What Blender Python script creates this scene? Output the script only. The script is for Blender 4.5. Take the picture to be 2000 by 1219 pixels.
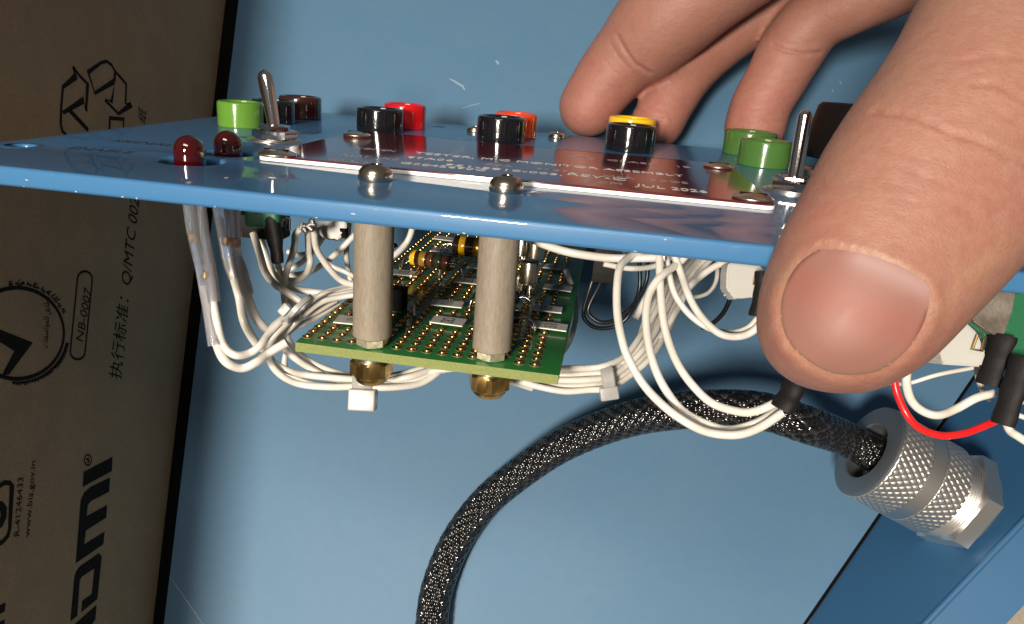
import bpy, bmesh, math, random
from mathutils import Vector, Matrix, noise, geometry
from mathutils.bvhtree import BVHTree
random.seed(7)
for o in list(bpy.data.objects): bpy.data.objects.remove(o)
SC = bpy.context.scene
COL = SC.collection
SC.unit_settings.system = 'METRIC'
SC.unit_settings.scale_length = 0.01          # one unit is one centimetre

# ------------------------------------------------------------------ camera
F = 1466.059                                   # focal length in photo pixels (photo 2000 x 1219)
CX, CY = 1000.0, 609.5
CP = Vector((4.68602, -11.1494, 4.61693))
RX = Vector((0.98704968, 0.14168032, 0.07523044)).normalized()
RY = Vector((0.1159716, -0.3062317, -0.94486652)); RY = (RY - RX * RY.dot(RX)).normalized()
RZ = RX.cross(RY)
cd = bpy.data.cameras.new('camera'); cam = bpy.data.objects.new('camera', cd); COL.objects.link(cam)
cam.matrix_world = Matrix(((RX.x, -RY.x, -RZ.x, CP.x), (RX.y, -RY.y, -RZ.y, CP.y), (RX.z, -RY.z, -RZ.z, CP.z), (0, 0, 0, 1)))
cd.sensor_width = 36; cd.lens = F / 2000 * 36
cd.clip_start = 0.1; cd.clip_end = 1000
cd.dof.use_dof = True; cd.dof.focus_distance = 12.5; cd.dof.aperture_fstop = 64.0
SC.camera = cam

def W(x, y, z): return CP + RX * x + RY * y + RZ * z          # camera axes (right, down, forward) to world
def WD(x, y, z): return RX * x + RY * y + RZ * z
def dep(px, py, d): return W((px - CX) / F * d, (py - CY) / F * d, d)
def ray(px, py): return WD((px - CX) / F, (py - CY) / F, 1.0)
def onz(px, py, Z):
    r = ray(px, py); return CP + r * ((Z - CP.z) / r.z)
def ony(px, py, Y):
    r = ray(px, py); return CP + r * ((Y - CP.y) / r.y)
def onp(px, py, P0, N):
    r = ray(px, py); return CP + r * ((P0 - CP).dot(N) / r.dot(N))
def depth(p): return (p - CP).dot(RZ)
def cm(px, d): return px * d / F
def pxof(p):
    v = p - CP; z = v.dot(RZ); return CX + F * v.dot(RX) / z, CY + F * v.dot(RY) / z

# ------------------------------------------------------------------ world and lamps
w = bpy.data.worlds.new("World"); SC.world = w; w.use_nodes = True
nt = w.node_tree; bg = nt.nodes['Background']
bg.inputs[0].default_value = (1.0, 0.93, 0.86, 1); bg.inputs[1].default_value = 0.11
SC.view_settings.view_transform = 'Standard'; SC.view_settings.look = 'None'
SC.view_settings.gamma = 1.0; SC.view_settings.exposure = 0.0

def area(name, loc, target, sx, sy, power, col):
    l = bpy.data.lights.new(name, 'AREA'); l.shape = 'RECTANGLE'; l.size = sx; l.size_y = sy; l.energy = power; l.color = col
    o = bpy.data.objects.new(name, l); COL.objects.link(o)
    d = (Vector(target) - Vector(loc)).normalized()
    o.matrix_world = Matrix.Translation(Vector(loc)) @ d.to_track_quat('-Z', 'Y').to_matrix().to_4x4()
    return o
area('lamp_key', (-5.5, -50, 9.8), (3, 3, 1), 7, 9, 52000, (1.0, 0.89, 0.76))
area('lamp_fill', (-4, -38, 42), (4, 6, 0), 30, 12, 13000, (1.0, 0.92, 0.82))

# ------------------------------------------------------------------ object helpers
WM = {}
def put(name, me, mat=None, parent=None, M=None, stuff=False, label=None):
    o = bpy.data.objects.new(name, me); COL.objects.link(o)
    M = M.copy() if M is not None else Matrix()
    if mat is not None and me is not None:
        for m in (mat if isinstance(mat, (list, tuple)) else [mat]): 
            if len(me.materials) < (len(mat) if isinstance(mat, (list, tuple)) else 1): me.materials.append(m)
    if parent is not None:
        o.parent = parent; o.matrix_parent_inverse = WM[parent.name].inverted()
    o.matrix_basis = M; WM[o.name] = M
    if stuff: o['kind'] = 'stuff'
    if label: o['label'] = label
    return o
def tag(o, label, cat, group=None):
    o['label'] = label; o['category'] = cat
    if group: o['group'] = group
    return o
def thing(name, loc, label, cat, group=None):
    o = bpy.data.objects.new(name, None); COL.objects.link(o); o.empty_display_size = .3
    M = Matrix.Translation(Vector(loc)); o.matrix_basis = M; WM[o.name] = M
    return tag(o, label, cat, group)
def structure(o): o['kind'] = 'structure'; return o

def fin(bm, name='mesh', smooth=True, ang=35):
    bmesh.ops.recalc_face_normals(bm, faces=bm.faces)
    me = bpy.data.meshes.new(name); bm.to_mesh(me); bm.free()
    if smooth:
        for p in me.polygons: p.use_smooth = True
        me.set_sharp_from_angle(angle=math.radians(ang))
    return me
def lathe(prof, n=32, mats=None, ang=35, name='lathe'):
    bm = bmesh.new(); rings = []
    for r, z in prof:
        if r < 1e-6: rings.append([bm.verts.new((0, 0, z))])
        else: rings.append([bm.verts.new((r * math.cos(2 * math.pi * k / n), r * math.sin(2 * math.pi * k / n), z)) for k in range(n)])
    for i in range(len(rings) - 1):
        a, b = rings[i], rings[i + 1]
        for k in range(n):
            k2 = (k + 1) % n
            vs = [a[k % len(a)], a[k2 % len(a)], b[k2 % len(b)], b[k % len(b)]]
            u = []
            for v in vs:
                if v not in u: u.append(v)
            if len(u) >= 3:
                f = bm.faces.new(u)
                if mats: f.material_index = mats[i]
    return fin(bm, name, ang=ang)
def spline(pts, n=8):
    P = [Vector(p) for p in pts]
    if len(P) < 3: return P
    out = []
    for i in range(len(P) - 1):
        p0 = P[i - 1] if i > 0 else P[i] * 2 - P[i + 1]
        p3 = P[i + 2] if i + 2 < len(P) else P[i + 1] * 2 - P[i]
        p1, p2 = P[i], P[i + 1]
        for k in range(n):
            t = k / n
            out.append(0.5 * ((2 * p1) + (p2 - p0) * t + (2 * p0 - 5 * p1 + 4 * p2 - p3) * t * t + (3 * p1 - p0 - 3 * p2 + p3) * t ** 3))
    out.append(P[-1].copy()); return out
def frames(P):
    T = [(P[min(i + 1, len(P) - 1)] - P[max(i - 1, 0)]).normalized() for i in range(len(P))]
    N = T[0].orthogonal().normalized(); out = []
    for i, t in enumerate(T):
        N = (N - t * N.dot(t)); N = N.normalized() if N.length > 1e-9 else t.orthogonal().normalized()
        out.append((t, N, t.cross(N)))
    return out
def add_tube(bm, P, r, n=12, flat=1.0, mi=0, cap=True, dome=False, up=None):
    P = [Vector(p) for p in P]
    R = list(r) if isinstance(r, (list, tuple)) else [r] * len(P)
    if len(R) != len(P):
        m = len(R) - 1; RR = []
        for i in range(len(P)):
            t = i / (len(P) - 1) * m; k = min(int(t), m - 1); RR.append(R[k] + (R[k + 1] - R[k]) * (t - k))
        R = RR
    if dome:
        t0 = (P[0] - P[1]).normalized(); t1 = (P[-1] - P[-2]).normalized(); A = []; AR = []
        for a in (88, 70, 50, 30, 12): A.append(P[0] + t0 * R[0] * math.sin(math.radians(a))); AR.append(R[0] * math.cos(math.radians(a)))
        B = []; BR = []
        for a in (12, 30, 50, 70, 88): B.append(P[-1] + t1 * R[-1] * math.sin(math.radians(a))); BR.append(R[-1] * math.cos(math.radians(a)))
        P = A + P + B; R = AR + R + BR
    fr = frames(P)
    if up is not None:
        fr = []
        for i in range(len(P)):
            t = (P[min(i + 1, len(P) - 1)] - P[max(i - 1, 0)]).normalized(); N = (up - t * up.dot(t)).normalized(); fr.append((t, N, t.cross(N)))
    rings = []
    for p, rr, (t, N, B) in zip(P, R, fr):
        rings.append([bm.verts.new(p + N * (rr * flat * math.cos(2 * math.pi * k / n)) + B * (rr * math.sin(2 * math.pi * k / n))) for k in range(n)])
    for a, b in zip(rings, rings[1:]):
        for k in range(n):
            f = bm.faces.new((a[k], a[(k + 1) % n], b[(k + 1) % n], b[k])); f.material_index = mi
    if cap:
        for a in (rings[0][::-1], rings[-1]):
            f = bm.faces.new(a); f.material_index = mi
def tube_me(P, r, n=12, **k):
    bm = bmesh.new(); add_tube(bm, P, r, n, **k); return fin(bm, 'tube', ang=50)
def add_box(bm, M, sx, sy, sz, bev=0, mi=0, seg=2):
    r = bmesh.ops.create_cube(bm, size=1.0); vs = r['verts']
    for v in vs: v.co = Vector((v.co.x * sx, v.co.y * sy, v.co.z * sz))
    if bev > 0:
        es = list({e for v in vs for e in v.link_edges})
        rr = bmesh.ops.bevel(bm, geom=es, offset=bev, segments=seg, profile=.6, affect='EDGES')
        vs = list({v for f in rr['faces'] for v in f.verts} | {v for v in vs if v.is_valid})
        fs = {f for v in vs for f in v.link_faces}; vs = list({v for f in fs for v in f.verts})
    for v in vs: v.co = M @ v.co
    for f in {f for v in vs for f in v.link_faces}: f.material_index = mi
def box_me(sx, sy, sz, bev=0, seg=2):
    bm = bmesh.new(); add_box(bm, Matrix(), sx, sy, sz, bev, 0, seg); return fin(bm, 'box')
def hex_me(af, h, cham=.02, hole=0.0, both=True):
    """hexagonal nut, base at z=0, corners rounded off by a cone as on a real nut"""
    rc = af / math.sqrt(3); N = 60; bm = bmesh.new()
    def ring(z, rmax):
        vs = []
        for k in range(N):
            a = 2 * math.pi * k / N; q = (a % (math.pi / 3)) - math.pi / 6
            vs.append(bm.verts.new((min(rmax, af / 2 / math.cos(q)) * math.cos(a), min(rmax, af / 2 / math.cos(q)) * math.sin(a), z)))
        return vs
    rs = []
    if both: rs += [ring(0, af / 2 * .97), ring(cham, rc)]
    else: rs += [ring(0, rc)]
    rs += [ring(h - cham, rc), ring(h, af / 2 * .97)]
    for a, b in zip(rs, rs[1:]):
        for k in range(N): bm.faces.new((a[k], a[(k + 1) % N], b[(k + 1) % N], b[k]))
    bm.faces.new(rs[0][::-1])
    if hole > 0:
        hr = [[bm.verts.new((rr * math.cos(2 * math.pi * k / N), rr * math.sin(2 * math.pi * k / N), z)) for k in range(N)] for rr, z in ((hole, h), (hole * .92, h - .04), (hole * .92, h * .3))]
        rs2 = [rs[-1]] + hr
        for a, b in zip(rs2, rs2[1:]):
            for k in range(N): bm.faces.new((a[k], a[(k + 1) % N], b[(k + 1) % N], b[k]))
        bm.faces.new(hr[-1])
    else: bm.faces.new(rs[-1])
    return fin(bm, 'hex', ang=22)
_fonts = {}
def text_me(body, size=1.0, thick=.002, align='LEFT', shear=0):
    c = bpy.data.curves.new('lettering', 'FONT'); c.body = body; c.size = size; c.extrude = thick; c.align_x = align; c.shear = shear
    c.resolution_u = 3
    o = bpy.data.objects.new('tmp', c); COL.objects.link(o)
    dg = bpy.context.evaluated_depsgraph_get(); me = bpy.data.meshes.new_from_object(o.evaluated_get(dg))
    bpy.data.objects.remove(o); return me
def shape_me(outer, holes=(), thick=.1, bev=0.0, bseg=2):
    """flat plate from 2D outlines (counter-clockwise), centred on z=0, thickness thick"""
    c = bpy.data.curves.new('outline', 'CURVE'); c.dimensions = '2D'; c.fill_mode = 'BOTH'
    for L in [outer] + list(holes):
        s = c.splines.new('POLY'); s.points.add(len(L) - 1); s.use_cyclic_u = True
        for p, q in zip(s.points, L): p.co = (q[0], q[1], 0, 1)
    c.extrude = thick / 2 - bev; c.bevel_depth = bev; c.bevel_resolution = bseg; c.offset = -bev
    o = bpy.data.objects.new('tmp', c); COL.objects.link(o)
    dg = bpy.context.evaluated_depsgraph_get(); me = bpy.data.meshes.new_from_object(o.evaluated_get(dg))
    bpy.data.objects.remove(o)
    bm = bmesh.new(); bm.from_mesh(me); bmesh.ops.remove_doubles(bm, verts=bm.verts, dist=1e-4)
    return fin(bm, 'plate', ang=30)
def circ(x, y, r, n=40): return [(x + r * math.cos(2 * math.pi * k / n), y + r * math.sin(2 * math.pi * k / n)) for k in range(n)]
def T(p): return Matrix.Translation(Vector(p))
def axisM(p, zdir, xref=(1, 0, 0)):
    z = Vector(zdir).normalized(); x = Vector(xref); x = (x - z * x.dot(z)).normalized(); y = z.cross(x)
    return Matrix(((x.x, y.x, z.x, p[0]), (x.y, y.y, z.y, p[1]), (x.z, y.z, z.z, p[2]), (0, 0, 0, 1)))

# ------------------------------------------------------------------ materials
def mat(name, col, rough=.5, metal=0, coat=0, coat_r=.05, bump=None, var=None, spec=.5, sss=0, sss_r=(1, .3, .15), trans=0, ior=1.5, aniso=None, attr=None, rvar=None, sheen=0):
    m = bpy.data.materials.new(name); m.use_nodes = True; t = m.node_tree; b = t.nodes['Principled BSDF']
    b.inputs['Base Color'].default_value = (*col, 1); b.inputs['Roughness'].default_value = rough; b.inputs['Metallic'].default_value = metal
    b.inputs['Coat Weight'].default_value = coat; b.inputs['Coat Roughness'].default_value = coat_r
    b.inputs['Specular IOR Level'].default_value = spec; b.inputs['IOR'].default_value = ior
    b.inputs['Transmission Weight'].default_value = trans
    if sheen: b.inputs['Sheen Weight'].default_value = sheen
    if sss:
        b.inputs['Subsurface Weight'].default_value = sss; b.inputs['Subsurface Radius'].default_value = sss_r; b.inputs['Subsurface Scale'].default_value = .15
    tc = t.nodes.new('ShaderNodeTexCoord')
    def nz(scale, stretch=None, detail=4):
        n = t.nodes.new('ShaderNodeTexNoise'); n.inputs['Scale'].default_value = scale; n.inputs['Detail'].default_value = detail
        if stretch:
            mp = t.nodes.new('ShaderNodeMapping'); mp.inputs['Scale'].default_value = stretch
            t.links.new(tc.outputs['Object'], mp.inputs[0]); t.links.new(mp.outputs[0], n.inputs['Vector'])
        else: t.links.new(tc.outputs['Object'], n.inputs['Vector'])
        return n
    src = None
    if attr:
        a = t.nodes.new('ShaderNodeAttribute'); a.attribute_name = attr; src = a.outputs['Color']; t.links.new(src, b.inputs['Base Color'])
    if var:
        for (sc, amt, col2, st) in var:
            n = nz(sc, st); rp = t.nodes.new('ShaderNodeMapRange'); rp.inputs[1].default_value = .35; rp.inputs[2].default_value = .7
            rp.inputs[3].default_value = 0; rp.inputs[4].default_value = amt; t.links.new(n.outputs[0], rp.inputs[0])
            mx = t.nodes.new('ShaderNodeMix'); mx.data_type = 'RGBA'
            if src is None: mx.inputs[6].default_value = (*col, 1)
            else: t.links.new(src, mx.inputs[6])
            mx.inputs[7].default_value = (*col2, 1); t.links.new(rp.outputs[0], mx.inputs[0]); src = mx.outputs[2]
        t.links.new(src, b.inputs['Base Color'])
    if rvar:
        n = nz(rvar[0]); rp = t.nodes.new('ShaderNodeMapRange'); rp.inputs[3].default_value = rvar[1]; rp.inputs[4].default_value = rvar[2]
        rp.inputs[1].default_value = .3; rp.inputs[2].default_value = .7
        t.links.new(n.outputs[0], rp.inputs[0]); t.links.new(rp.outputs[0], b.inputs['Roughness'])
    if bump:
        prev = None
        for (sc, st, dist, stretch) in bump:
            n = nz(sc, stretch); bp = t.nodes.new('ShaderNodeBump'); bp.inputs['Strength'].default_value = st; bp.inputs['Distance'].default_value = dist
            t.links.new(n.outputs[0], bp.inputs['Height'])
            if prev: t.links.new(prev.outputs[0], bp.inputs['Normal'])
            prev = bp
        t.links.new(prev.outputs[0], b.inputs['Normal'])
    return m
def specks(m, scale, thr, col, amt=.8):
    """small dust specks and scuffs mixed into a material's base colour"""
    t = m.node_tree; b = t.nodes['Principled BSDF']; tc = t.nodes.new('ShaderNodeTexCoord')
    v = t.nodes.new('ShaderNodeTexVoronoi'); v.inputs['Scale'].default_value = scale; v.inputs['Randomness'].default_value = 1
    t.links.new(tc.outputs['Object'], v.inputs['Vector'])
    n = t.nodes.new('ShaderNodeTexNoise'); n.inputs['Scale'].default_value = scale * .13; t.links.new(tc.outputs['Object'], n.inputs['Vector'])
    lt = t.nodes.new('ShaderNodeMath'); lt.operation = 'LESS_THAN'; lt.inputs[1].default_value = thr; t.links.new(v.outputs['Distance'], lt.inputs[0])
    g = t.nodes.new('ShaderNodeMath'); g.operation = 'GREATER_THAN'; g.inputs[1].default_value = .56; t.links.new(n.outputs[0], g.inputs[0])
    mu = t.nodes.new('ShaderNodeMath'); mu.operation = 'MULTIPLY'; t.links.new(lt.outputs[0], mu.inputs[0]); t.links.new(g.outputs[0], mu.inputs[1])
    m2 = t.nodes.new('ShaderNodeMath'); m2.operation = 'MULTIPLY'; m2.inputs[1].default_value = amt; t.links.new(mu.outputs[0], m2.inputs[0])
    mx = t.nodes.new('ShaderNodeMix'); mx.data_type = 'RGBA'
    if b.inputs['Base Color'].is_linked: t.links.new(b.inputs['Base Color'].links[0].from_socket, mx.inputs[6])
    else: mx.inputs[6].default_value = b.inputs['Base Color'].default_value
    mx.inputs[7].default_value = (*col, 1); t.links.new(m2.outputs[0], mx.inputs[0]); t.links.new(mx.outputs[2], b.inputs['Base Color'])
    return m
M_panel = specks(mat('panel_blue_paint', (.036, .136, .285), .4, coat=.6, coat_r=.02, spec=.3, bump=[(9, .05, .02, None), (140, .04, .004, None)], var=[(3, .25, (.040, .14, .285), None)]), 16, .06, (.40, .46, .52))
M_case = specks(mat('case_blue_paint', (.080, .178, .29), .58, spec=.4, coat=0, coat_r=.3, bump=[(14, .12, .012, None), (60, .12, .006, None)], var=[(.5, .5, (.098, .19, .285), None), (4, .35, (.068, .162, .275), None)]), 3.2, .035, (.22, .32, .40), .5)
M_wall = mat('case_wall_shaded_paint', (.034, .118, .245), .5, spec=.3, coat=.05, coat_r=.2, bump=[(60, .05, .006, None)])  # same case paint, with the wall's shade darkened into its colour
M_plate = mat('nameplate_red', (.095, .009, .018), .10, spec=.6, coat=.15, coat_r=.03, bump=[(10, .03, .02, None)])
M_pedge = mat('nameplate_edge', (.95, .92, .86), .45, metal=0, coat=.3, bump=[(60, .5, .01, (1, 1, 4))])
M_white = mat('engraved_white', (.75, .74, .72), .5)
M_grey = mat('engraved_dim', (.32, .28, .29), .5)
M_ink = mat('black_ink', (.012, .011, .010), .7)
M_cink = mat('carton_ink', (.010, .009, .008), .9, spec=.1, var=[(18, .5, (.045, .030, .02), None)])
M_card = mat('cardboard', (.44, .29, .165), .92, spec=.2, bump=[(40, .4, .012, None), (3, .3, .05, (.3, 1, 1))], var=[(1.2, .6, (.33, .225, .14), None), (22, .7, (.29, .19, .11), None)])
M_dark = mat('black_parts_gap_shade', (.003, .003, .003), .8, spec=.1)  # flat black for small dark parts and the added gap shade strips
M_blk = mat('black_plastic', (.006, .006, .008), .12, coat=.6, bump=[(14, .04, .03, None)])
M_brn = mat('brown_plastic', (.035, .012, .009), .15, coat=.6, bump=[(14, .04, .03, None)])
M_knob = mat('knob_dark', (.006, .004, .004), .5, spec=.2)
M_red = mat('red_plastic', (.55, .006, .01), .15, coat=.5, sss=.1)
M_org = mat('orange_plastic', (.72, .06, .012), .15, coat=.5, sss=.1)
M_yel = mat('yellow_plastic', (.80, .50, .015), .15, coat=.5, sss=.1)
M_grn = mat('lime_plastic', (.10, .235, .03), .16, coat=.5, sss=.1)
M_dgn = mat('green_plastic', (.055, .14, .03), .18, coat=.5, sss=.1)
M_chr = mat('chrome', (.72, .70, .68), .10, metal=1, bump=[(8, .04, .02, None)])
M_nic = mat('nickel', (.55, .49, .40), .22, metal=1, bump=[(50, .15, .01, None)])
M_knurl = mat('knurled_nickel', (.84, .81, .76), .40, metal=1, bump=[(60, .2, .01, None)])
M_brs = mat('brass', (.60, .40, .14), .3, metal=1, bump=[(30, .12, .01, None)], var=[(8, .6, (.30, .17, .06), None)])
M_ss = mat('screw_steel', (.66, .62, .54), .3, metal=1, bump=[(40, .12, .01, None)])
M_zinc = mat('zinc_hex', (.85, .76, .58), .5, metal=1, bump=[(80, .7, .01, None)])
M_wash = mat('washer_steel', (.72, .70, .66), .3, metal=1)
M_led = mat('led_red', (.045, .001, .001), .04, coat=1, coat_r=.02, trans=.2, ior=1.5)
M_post = mat('standoff_fibre', (.23, .195, .15), .55, bump=[(28, .28, .008, (1, 1, .18))], var=[(26, .75, (.155, .128, .095), (1, 1, .16)), (50, .4, (.31, .265, .20), (1, 1, .2))])
M_pcb = mat('pcb_green', (.022, .17, .032), .3, coat=.3, var=[(3, .4, (.035, .20, .04), None)], bump=[(60, .05, .004, None)])
M_pcbe = mat('pcb_edge', (.15, .18, .045), .7, bump=[(60, .5, .01, (1, 1, .3))], var=[(50, .7, (.23, .26, .09), (1, 1, .4))])
M_gold = mat('pad_gold', (.95, .52, .16), .26, metal=1)
M_mask = mat('pad_mask', (.010, .022, .012), .25, coat=.4)
M_ring = mat('pad_ring', (.16, .14, .08), .45)
M_hole = mat('pad_hole', (.05, .02, .008), .5)
M_sold = mat('solder', (.62, .62, .60), .2, metal=1, bump=[(30, .4, .02, None)])
M_lug = mat('dull_solder', (.16, .155, .15), .35, metal=.7, bump=[(14, .6, .04, None)])
M_lab = mat('label_paper', (.62, .61, .57), .55, bump=[(50, .3, .006, None)], var=[(14, .5, (.42, .41, .38), None)])
M_labe = mat('label_edge', (.72, .70, .62), .5)
M_wire = mat('white_insulation', (.61, .585, .53), .32, coat=.25, coat_r=.2, sss=.08, sss_r=(1, .8, .6), bump=[(5, .25, .04, None), (50, .05, .004, None)], var=[(2.2, .5, (.54, .49, .42), None), (26, .3, (.68, .66, .61), None)])
M_bwire = mat('black_insulation', (.008, .008, .009), .35)
M_rwire = mat('red_insulation', (.62, .01, .012), .35, coat=.2, bump=[(30, .1, .01, None)])
M_shr = mat('black_heat_shrink', (.009, .008, .008), .6, spec=.2, bump=[(4, .3, .05, None), (60, .15, .005, None)])
M_clr = mat('clear_sleeve', (.94, .95, 1.0), .14, trans=.93, ior=1.12, coat=.5, bump=[(5, .5, .04, None)])
M_nyl = mat('nylon', (.50, .50, .48), .35, coat=.2, trans=.45, sss=.1, sss_r=(1, .9, .8), bump=[(30, .1, .01, None)])
M_conn = mat('connector_nylon', (.46, .46, .43), .4, coat=.2, sss=.3, sss_r=(1, .9, .8), bump=[(20, .1, .01, None)])
M_core = mat('cable_core', (.004, .004, .005), .6)
M_brd = mat('braid_filament', (.006, .006, .007), .26, coat=1, coat_r=.12, spec=.3)
M_brw = mat('braid_filament_pale', (.024, .023, .022), .26, coat=1, coat_r=.12)
M_bodyR = mat('resistor_brown', (.024, .010, .005), .12, coat=1)
M_bgold = mat('band_gold', (.50, .30, .05), .22, metal=.6)
M_by = mat('band_yellow', (.80, .45, .01), .2, coat=.8)
M_bb = mat('band_brown', (.075, .026, .01), .2, coat=.8)
M_bg = mat('band_green', (.015, .035, .018), .2, coat=.8)
M_dio = mat('diode_glass', (.50, .012, .008), .05, coat=1, trans=.3)
M_gsw = mat('switch_green', (.02, .13, .06), .4, coat=.2, bump=[(8, .3, .04, None)])
M_tbl = mat('table_top', (.42, .36, .29), .7, bump=[(20, .3, .02, None)], var=[(12, .6, (.30, .26, .21), None)])
M_skin = mat('skin', (.52, .26, .17), .5, sss=.15, sss_r=(1, .35, .18), attr='skin_colour', spec=.35, bump=[(3.5, .25, .05, (1, 1, 1.4)), (16, .35, .018, (1, .6, 1.6)), (40, .5, .010, (1, 1, 1.3)), (95, .45, .005, None)], var=[(1.8, .5, (.275, .10, .078), None), (7, .4, (.31, .18, .13), None), (24, .4, (.22, .105, .075), None)])
M_skin.node_tree.nodes['Principled BSDF'].inputs['Subsurface Scale'].default_value = .12
M_nail = mat('nail', (.52, .25, .19), .58, spec=.35, coat=.04, coat_r=.35, sss=.3, attr='skin_colour', bump=[(5, .12, .03, None), (16, .12, .01, (2.5, .3, 1))])

# ================================================================== SETTING
# case floor (blue, faces the camera), measured in camera axes as a tilted plane  z = 21.33 - .295 y
K = .295; Z0 = 21.33
FP = W(0, 0, Z0); FN = WD(0, -K, -1).normalized()
def onf(px, py, lift=0.0): return onp(px, py, FP + FN * lift, FN)
bT = onf(466, 0); bB = onf(320, 1219); bdir = (bB - bT).normalized()
eT = bT - bdir * 14; eB = bB + bdir * 6                                     # left rim of the floor
wA = onf(1590, 1200); wB = onf(1720, 1010); wdir = (wB - wA).normalized()
E0 = dep(1885, 975, depth(onf(1885, 975)) * .985)
# wall plane through wA, wB and a point nearer the camera where the gland screws in
Ew = dep(1885, 975, 18.1)
WN = (wB - wA).cross(Ew - wA).normalized()
if WN.dot(CP - wA) < 0: WN = -WN
def onw(px, py, lift=0.0): return onp(px, py, wA + WN * lift, WN)

def slab(pts, thick, nrm):
    bm = bmesh.new(); a = [bm.verts.new(p) for p in pts]; b = [bm.verts.new(p - nrm * thick) for p in pts]
    bm.faces.new(a); bm.faces.new(b[::-1])
    for i in range(len(pts)): bm.faces.new((a[i], b[i], b[(i + 1) % len(pts)], a[(i + 1) % len(pts)]))
    return fin(bm, 'slab', smooth=False)
fx = FN.cross(bdir).normalized()
if fx.dot(RX) < 0: fx = -fx
case = thing('equipment_case', FP, 'open blue painted metal case lying behind and below the lifted panel', 'case')
gpx = FN.cross(wdir).normalized() * .09
if gpx.dot(RX) < 0: gpx = -gpx
win = WN.cross(wdir).normalized()                                         # in the wall plane, away from the camera
if win.dot(FN) > 0: win = -win
r1 = eT + fx * 44
put('case_floor', slab([eT, eB, wA - wdir * 7.0 - gpx, wB + wdir * 16 - gpx, wB + wdir * 16 - bdir * 14 - gpx], .25, FN), M_case, case)
# angled end wall with bent lip
l0 = onw(1800, 1219); l1 = onw(2000, 1010); ldir = (l1 - l0).normalized()
bw = wA - wdir * .25; bw2 = wB + wdir * 16
lp0 = l0 - ldir * 4; lp1 = l1 + ldir * 14
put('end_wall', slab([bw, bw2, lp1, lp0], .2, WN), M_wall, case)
LN = (WN + WD(.15, .5, -1.3)).normalized()
lx = ldir.cross(LN).normalized()
if lx.dot(WD(1, 1, 0)) < 0: lx = -lx
lipw = 1.12
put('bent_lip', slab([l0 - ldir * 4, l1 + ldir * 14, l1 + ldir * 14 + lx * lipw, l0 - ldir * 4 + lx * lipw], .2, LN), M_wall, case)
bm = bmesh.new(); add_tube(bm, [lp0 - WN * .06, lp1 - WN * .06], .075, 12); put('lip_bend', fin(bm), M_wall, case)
M_scr = mat('paint_scratch', (.24, .33, .40), .6)
def scratch(pts, wd, fn=None, par=None, nrm=None):
    P = [(fn or (lambda x, y: onf(x, y, .004)))(x, y) for x, y in pts]; bm = bmesh.new(); pv = None
    for i, p in enumerate(P):
        t = (P[min(i + 1, len(P) - 1)] - P[max(i - 1, 0)]).normalized(); sd = FN.cross(t).normalized() * wd * (.3 + .7 * math.sin(math.pi * (i + .3) / len(P)))
        cu = (bm.verts.new(p - sd), bm.verts.new(p + sd))
        if pv: bm.faces.new((pv[0], pv[1], cu[1], cu[0]))
        pv = cu
    put('scratch', fin(bm, smooth=False), M_scr, par or case)
scratch([(878, 154), (886, 158), (894, 163), (903, 168), (908, 176)], .035)
scratch([(968, 118), (971, 121), (974, 126)], .04); scratch([(902, 212), (920, 206), (938, 202)], .012)
scratch([(324, 1118), (345, 1145), (368, 1178), (396, 1219)], .014); scratch([(1640, 158), (1643, 164)], .02); scratch([(1625, 175), (1627, 180)], .02)

# table under everything
tb = FP - FN * 3.2
tM = Matrix(); bmt = bmesh.new()
bx = fx; by = bdir
q = [bmt.verts.new(tb + bx * a + by * b) for a, b in ((-70, -70), (70, -70), (70, 70), (-70, 70))]; bmt.faces.new(q)
structure(put('table_top', fin(bmt, smooth=False), M_tbl))
# black strip added to draw the shade in the gap between carton and case
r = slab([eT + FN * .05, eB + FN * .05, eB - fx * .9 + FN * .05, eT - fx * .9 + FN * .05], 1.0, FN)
tag(put('shade_strip', r, M_dark), 'thin black strip added as shade in the gap between brown carton and blue case', 'shade strip')

g0, g1 = wA - wdir * 1.2, wB + wdir * 16  # added black strip imitates the contact shadow where floor meets end wall
tag(put('shade_strip', slab([g0 - FN * .03, g1 - FN * .03, g1 - gpx - FN * .03, g0 - gpx - FN * .03], .6, FN), M_dark), 'thin black strip added as contact shade along the foot of the blue end wall', 'shade strip')

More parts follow.
